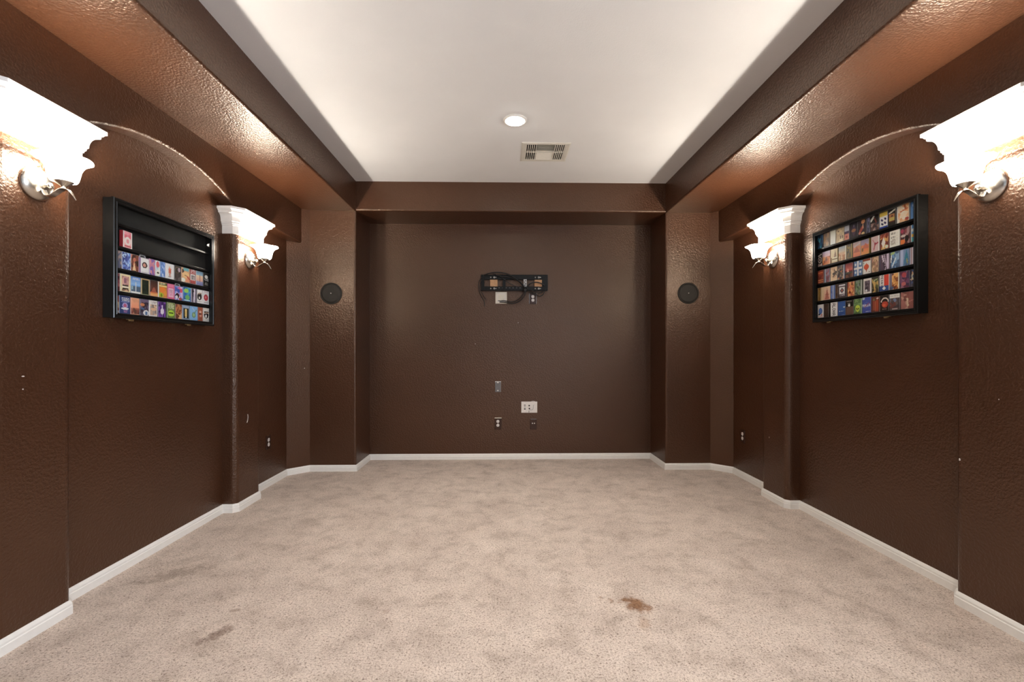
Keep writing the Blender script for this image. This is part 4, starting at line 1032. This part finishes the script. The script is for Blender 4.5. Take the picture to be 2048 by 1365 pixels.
 (1, 2, 2.985, 2.926, 'rust card pack with glowing orange bars', '8a4034', [('r', 0.1, 0.16, 0.9, 0.22, 'e08858'), ('r', 0.1, 0.26, 0.9, 0.31, 'b85840'), ('r', 0.1, 0.72, 0.95, 0.78, 'f0a070'), ('r', 0.1, 0.86, 0.95, 0.92, 'e89868'), ('m', 43, ['8a4438', 'a05040', '703028'], (0.1, 0.34, 0.9, 0.68))], '7a3830'),
 (1, 2, 2.920, 2.870, 'grey-blue card pack with maroon scribbles', '788498', [('r', 0, 0, 0.24, 1, '90a0b0'), ('m', 44, ['905860', '7a7088', '6a4450', 'a08890'], (0.26, 0, 1, 1))], '8090a0'),
 (1, 2, 2.866, 2.807, 'cream card pack with a dark spiky drawing', 'd8bc98', [('m', 45, ['d8c0a0', 'c8a888', 'e0c8a8']), ('l', 0.45, 0.5, 0.95, 0.4, 0.12, '58504c'), ('l', 0.6, 0.2, 0.9, 0.6, 0.07, '685850'), ('l', 0.4, 0.7, 0.7, 0.55, 0.06, '48423e')], 'c8b090'),
 (1, 2, 2.805, 2.746, 'grey card pack with dense skull drawing', '98887c', [('m', 46, ['605850', 'a89888', '484244', 'c07850', '807468', '383c50'], (0, 0, 0.92, 1), 60), ('r', 0.92, 0, 1, 1, 'b8c0d0')], '8088a0'),
 (1, 2, 2.739, 2.680, 'dark red card pack with a blood-red sky', '7a3038', [('g', '702830', 'd07068', 0, 0.5), ('v', 0.35, 0.3, 0.16, 0.6, 'e8a898'), ('r', 0, 0.6, 1, 0.7, '485048'), ('m', 47, ['503028', '785040', '302420'], (0, 0.7, 1, 1))], '8a6068'),
 (1, 2, 2.672, 2.608, 'blue flag card pack with a white cross', '5878a8', [('r', 0.4, 0, 0.6, 1, W), ('r', 0, 0.42, 1, 0.56, W), ('e', 0.2, 0.22, 0.1, 0.09, 'd8e4f0'), ('e', 0.8, 0.22, 0.1, 0.09, 'd8e4f0'), ('e', 0.2, 0.76, 0.1, 0.09, 'd8e4f0'), ('e', 0.8, 0.76, 0.1, 0.09, 'd8e4f0')], '98a8b8'),
 (1, 2, 2.603, 2.547, 'white card pack with a red maple leaf', 'ece4dc', [('r', 0, 0, 1, 0.16, '8a4028'), ('e', 0.45, 0.54, 0.34, 0.2, 'd05838'), ('v', 0.45, 0.26, 0.26, 0.6, 'd05838'), ('l', 0.45, 0.7, 0.45, 0.84, 0.04, 'a04028'), ('e', 0.86, 0.9, 0.05, 0.04, '302820'), ('e', 0.12, 0.26, 0.05, 0.04, '302820')], 'e0d8d0'),
 (1, 2, 2.540, 2.493, 'tan card pack with a faded crowd print', 'b89878', [('m', 48, ['a88868', 'c8a888', '907058', 'b08070', 'd8bc98'], (0, 0, 1, 1), 50)], 'a88c70'),
 (1, 2, 2.490, 2.420, 'plum card pack with white slanting streaks', '5a4858', [('l', 0.3, 0.05, 0.6, 0.95, 0.07, 'd8ccd8'), ('l', 0.5, 0.05, 0.75, 0.8, 0.06, 'b0a0b4'), ('l', 0.85, 0.05, 0.85, 0.9, 0.1, 'c8bcd0'), ('l', 0.45, 0.5, 0.55, 0.9, 0.06, '302430'), ('r', 0, 0, 0.14, 1, '50485c')], '584860'),
 (1, 2, 2.416, 2.359, 'blue card pack with green top and white streak', '507098', [('m', 49, ['406088', '7098c0', '506888', '88a8c8']), ('l', 0.1, 0.1, 0.4, 0.05, 0.1, 'a8c078'), ('l', 0.2, 0.9, 0.6, 0.4, 0.07, 'd0dce4'), ('l', 0.1, 0.2, 0.05, 0.6, 0.06, 'e0e8e8')], '587098'),
 (1, 2, 2.356, 2.300, 'pale blue card pack with a teal wedge', '7890b8', [('r', 0, 0, 0.34, 1, 'a8b4d0'), ('v', 0.7, 0, 0.3, 0.8, '388098'), ('m', 50, ['506080', '6a8ab0', '4878a0'], (0.36, 0.6, 1, 1)), ('l', 0.75, 0.6, 0.8, 0.85, 0.06, 'a0a060')], '90a0c0'),
 (1, 2, 2.297, 2.246, 'navy card pack with a white spine, near end', '485880', [('r', 0, 0, 0.36, 1, 'd8d4dc'), ('r', 0.12, 0, 0.2, 1, 'b09098'), ('e', 0.7, 0.2, 0.16, 0.1, '8090b0')], 'c8c8d4'),
 (1, 3, 2.985, 2.953, 'gold and brown card pack at the far end', '8a6830', [('r', 0, 0, 0.3, 1, 'c8a878'), ('m', 51, ['7a5828', '584020', '9a7838'], (0.3, 0, 1, 1))], '907040'),
 (1, 3, 2.951, 2.868, 'wide cream and pink card pack with iron tower', 'd8b8a0', [('g', 'dcc4a8', 'd8a090'), ('r', 0, 0, 0.3, 1, 'd8c09c'), ('v', 0.68, 0.1, 0.24, 0.95, 'a86858'), ('l', 0.5, 0.6, 0.86, 0.6, 0.03, '804840')], 'd0b498'),
 (1, 3, 2.864, 2.824, 'blue card pack with a white stripe', '5870a8', [('r', 0.5, 0, 0.66, 1, 'd8dce0'), ('m', 52, ['4860a0', '6a80b8', '586898'], (0, 0, 0.48, 1))], '5068a0'),
 (1, 3, 2.822, 2.799, 'slim dark brown card pack', '584030', [('m', 53, ['503828', '6a5038', '382820'])], '503828'),
 (1, 3, 2.797, 2.728, 'dark card pack with a white emblem card', '403438', [('r', 0.06, 0.06, 0.84, 0.18, 'dcdce4'), ('r', 0.1, 0.24, 0.8, 0.76, 'ece8f0'), ('d', 0.45, 0.5, 0.26, 0.18, '504858'), ('e', 0.45, 0.5, 0.12, 0.09, 'b07060'), ('w', 0.16, 0.82, 0.8, 0.94, 'd8d4dc', 25)], '483c40'),
 (1, 3, 2.722, 2.667, 'amber card pack with orange figures', 'd09060', [('m', 54, ['d8a068', 'c07848', 'e0b078', 'b06050']), ('e', 0.7, 0.18, 0.14, 0.08, '804830'), ('e', 0.35, 0.72, 0.2, 0.12, '803828'), ('l', 0.5, 0.3, 0.45, 0.6, 0.1, 'e08868')], 'c89068'),
 (1, 3, 2.662, 2.610, 'green and grey card pack with a clear edge', '6a7a60', [('m', 55, ['607858', '809870', '4a5a4c', '889088', '404840']), ('r', 0.86, 0, 1, 1, 'b0b8b0')], '808878'),
 (1, 3, 2.600, 2.542, 'white framed card pack with a dark violet picture', 'e4dcd8', [('m', 56, ['504450', '685a64', '403840', '786c78'], (0.16, 0.14, 0.84, 0.9)), ('e', 0.36, 0.8, 0.14, 0.08, 'ece8e4')], 'e0d8d4'),
 (1, 3, 2.540, 2.491, 'dark card pack with green-gold figures', '3a3428', [('m', 57, ['4a4230', 'a08850', '2c2820', 'c8a868', '606840'], (0, 0.1, 1, 1), 40), ('l', 0.3, 0.25, 0.8, 0.15, 0.05, 'a8b888')], '403a30'),
 (1, 3, 2.488, 2.424, 'red, white and blue star flag card pack', W, [('r', 0.52, 0, 1, 0.68, 'd04838'), ('r', 0, 0.68, 1, 1, '38508c'), ('t', 'TEXAS', 3, 0, '302c30', 'narrow'), ('d', 0.5, 0.83, 0.2, 0.13, W), ('r', 0, 0, 0.06, 0.66, 'd8d4d0')], 'd8d0cc', 0.090),
 (1, 3, 2.421, 2.362, 'golden card pack with blue left margin', 'b07848', [('r', 0, 0, 0.24, 1, '787080'), ('m', 58, ['c89050', 'a06038', 'e0b070', '885030', '703828'], (0.24, 0, 0.94, 1), 40), ('e', 0.2, 0.9, 0.24, 0.1, '506080'), ('r', 0.94, 0, 1, 1, 'e0d8c8')], 'c8b8a8'),
 (1, 3, 2.357, 2.300, 'purple card pack with a red rose print', '5a4468', [('m', 59, ['504060', '785070', '403450', 'a07080', '603048']), ('e', 0.45, 0.22, 0.26, 0.16, 'a84850'), ('e', 0.4, 0.76, 0.26, 0.12, 'b86868')], '605070'),
 (1, 3, 2.297, 2.246, 'charcoal card pack with bright confetti, near end', '484858', [('m', 60, ['404050', '585a68', 'c8c8b0', '506090', 'd0a080', '30323c'], (0, 0, 1, 1), 40)], '606478'),
 (1, 4, 2.985, 2.928, 'white card pack with a blue jersey figure', 'e8e0e0', [('e', 0.52, 0.5, 0.32, 0.24, '4868a8'), ('r', 0.3, 0.36, 0.7, 0.62, '5878b8'), ('e', 0.3, 0.76, 0.14, 0.08, '303048'), ('e', 0.7, 0.8, 0.16, 0.07, 'c88078'), ('r', 0.1, 0.9, 0.9, 0.96, 'd8a8a0')], 'e0d8dc'),
 (1, 4, 2.926, 2.880, 'plain dark brown card pack', '3a2c26', [('m', 61, ['382a24', '42322a', '302420'])], '3a2e28'),
 (1, 4, 2.866, 2.803, 'white card pack lettered ALOHA in black', 'ece6e4', [('t', 'ALOHA', 5, 2, '181614', 'wide'), ('r', 0, 0, 0.06, 1, 'b0b4b0'), ('r', 0.94, 0, 1, 1, 'e8c8d8')], 'a8a8a4', 0.090),
 (1, 4, 2.801, 2.738, 'royal blue card pack with small white script', '30508c', [('r', 0.04, 0.02, 0.96, 0.64, '385c9c'), ('e', 0.86, 0.42, 0.14, 0.04, 'd8e0ec'), ('w', 0.1, 0.68, 0.85, 0.74, 'e8ecf4', 26), ('w', 0.5, 0.93, 0.95, 0.98, '8098c8', 27)], '284880', 0.090),
 (1, 4, 2.736, 2.674, 'black topped card pack with a white moon', '6a5044', [('r', 0, 0, 1, 0.42, '181412'), ('e', 0.44, 0.34, 0.15, 0.1, 'ece4dc'), ('w', 0.1, 0.06, 0.8, 0.1, 'b8b0a8', 28), ('w', 0.26, 0.18, 0.66, 0.22, 'c8c0b8', 29)], '4a3830'),
 (1, 4, 2.672, 2.610, 'green card pack with a lime alien head', '587848', [('w', 0.1, 0.04, 0.6, 0.24, 'a8c888', 30), ('m', 62, ['587848', '6a8c58', '7aa068'], (0, 0.3, 1, 1)), ('e', 0.48, 0.58, 0.3, 0.17, 'c8d858'), ('e', 0.48, 0.68, 0.22, 0.2, 'c8d858'), ('l', 0.34, 0.64, 0.42, 0.7, 0.055, '202818'), ('l', 0.62, 0.64, 0.54, 0.7, 0.055, '202818'), ('r', 0.88, 0, 1, 1, 'a0b8a0')], '6a8858', 0.090),
 (1, 4, 2.608, 2.545, 'bright blue card pack with white agency letters', '4858a8', [('v', 0.1, 0.0, 0.3, 0.01, 'c0c8d8'), ('e', 0.1, 0.06, 0.2, 0.1, 'c0ccd8'), ('o', 0.5, 0.5, 0.36, 0.2, '6070b8'), ('t', 'NASA', 0, 12, W, False), ('l', 0.2, 0.66, 0.85, 0.34, 0.025, 'b04048'), ('w', 0.4, 0.92, 0.95, 0.97, 'c8cce0', 31)], '586098', 0.092),
 (1, 4, 2.543, 2.484, 'red-brown card pack with two bottles', '6a3a30', [('r', 0.18, 0.25, 0.42, 0.9, '9a4a38'), ('r', 0.56, 0.2, 0.86, 0.95, 'a84c34'), ('e', 0.3, 0.18, 0.1, 0.08, '788058'), ('e', 0.74, 0.12, 0.14, 0.05, 'e0d0c8'), ('r', 0.46, 0.3, 0.52, 0.95, 'd08858')], '583028'),
 (1, 4, 2.482, 2.425, 'black card pack with white arc and red lobster', '241a18', [('o', 0.55, 0.42, 0.5, 0.28, 'e0d4cc'), ('r', 0, 0.42, 1, 1, '2a1e1c'), ('e', 0.55, 0.58, 0.38, 0.2, 'b84838'), ('e', 0.45, 0.62, 0.2, 0.1, 'd86848'), ('w', 0.25, 0.86, 0.85, 0.96, 'c0a8a0', 32)], '2c2220'),
 (1, 4, 2.422, 2.356, 'slate card pack with a white header band', '5a4e4c', [('r', 0, 0, 1, 0.26, 'd8d8d4'), ('w', 0.1, 0.12, 0.9, 0.2, 'a8a8a4', 33), ('m', 63, ['504648', '6a5a58', '7080a0', '704038', '484044'], (0, 0.3, 1, 0.86)), ('r', 0.24, 0.88, 0.82, 0.95, 'c0b0ac')], '584c4c'),
 (1, 4, 2.352, 2.274, 'wide dusky red card pack with fountain print', '8a5850', [('m', 64, ['8a5850', 'a87068', '744840', 'c09888', '985c54'], (0, 0, 0.6, 1), 40), ('g', '8a5850', '8a5850', 2, 3), ('l', 0.5, 0.4, 0.55, 0.8, 0.08, 'd8c0a8'), ('r', 0.66, 0, 1, 1, '98605a'), ('l', 0.6, 0.6, 1, 0.5, 0.04, 'b88078')], '885850', 0.090),
]
for p in PACKS: card_pack(*p)
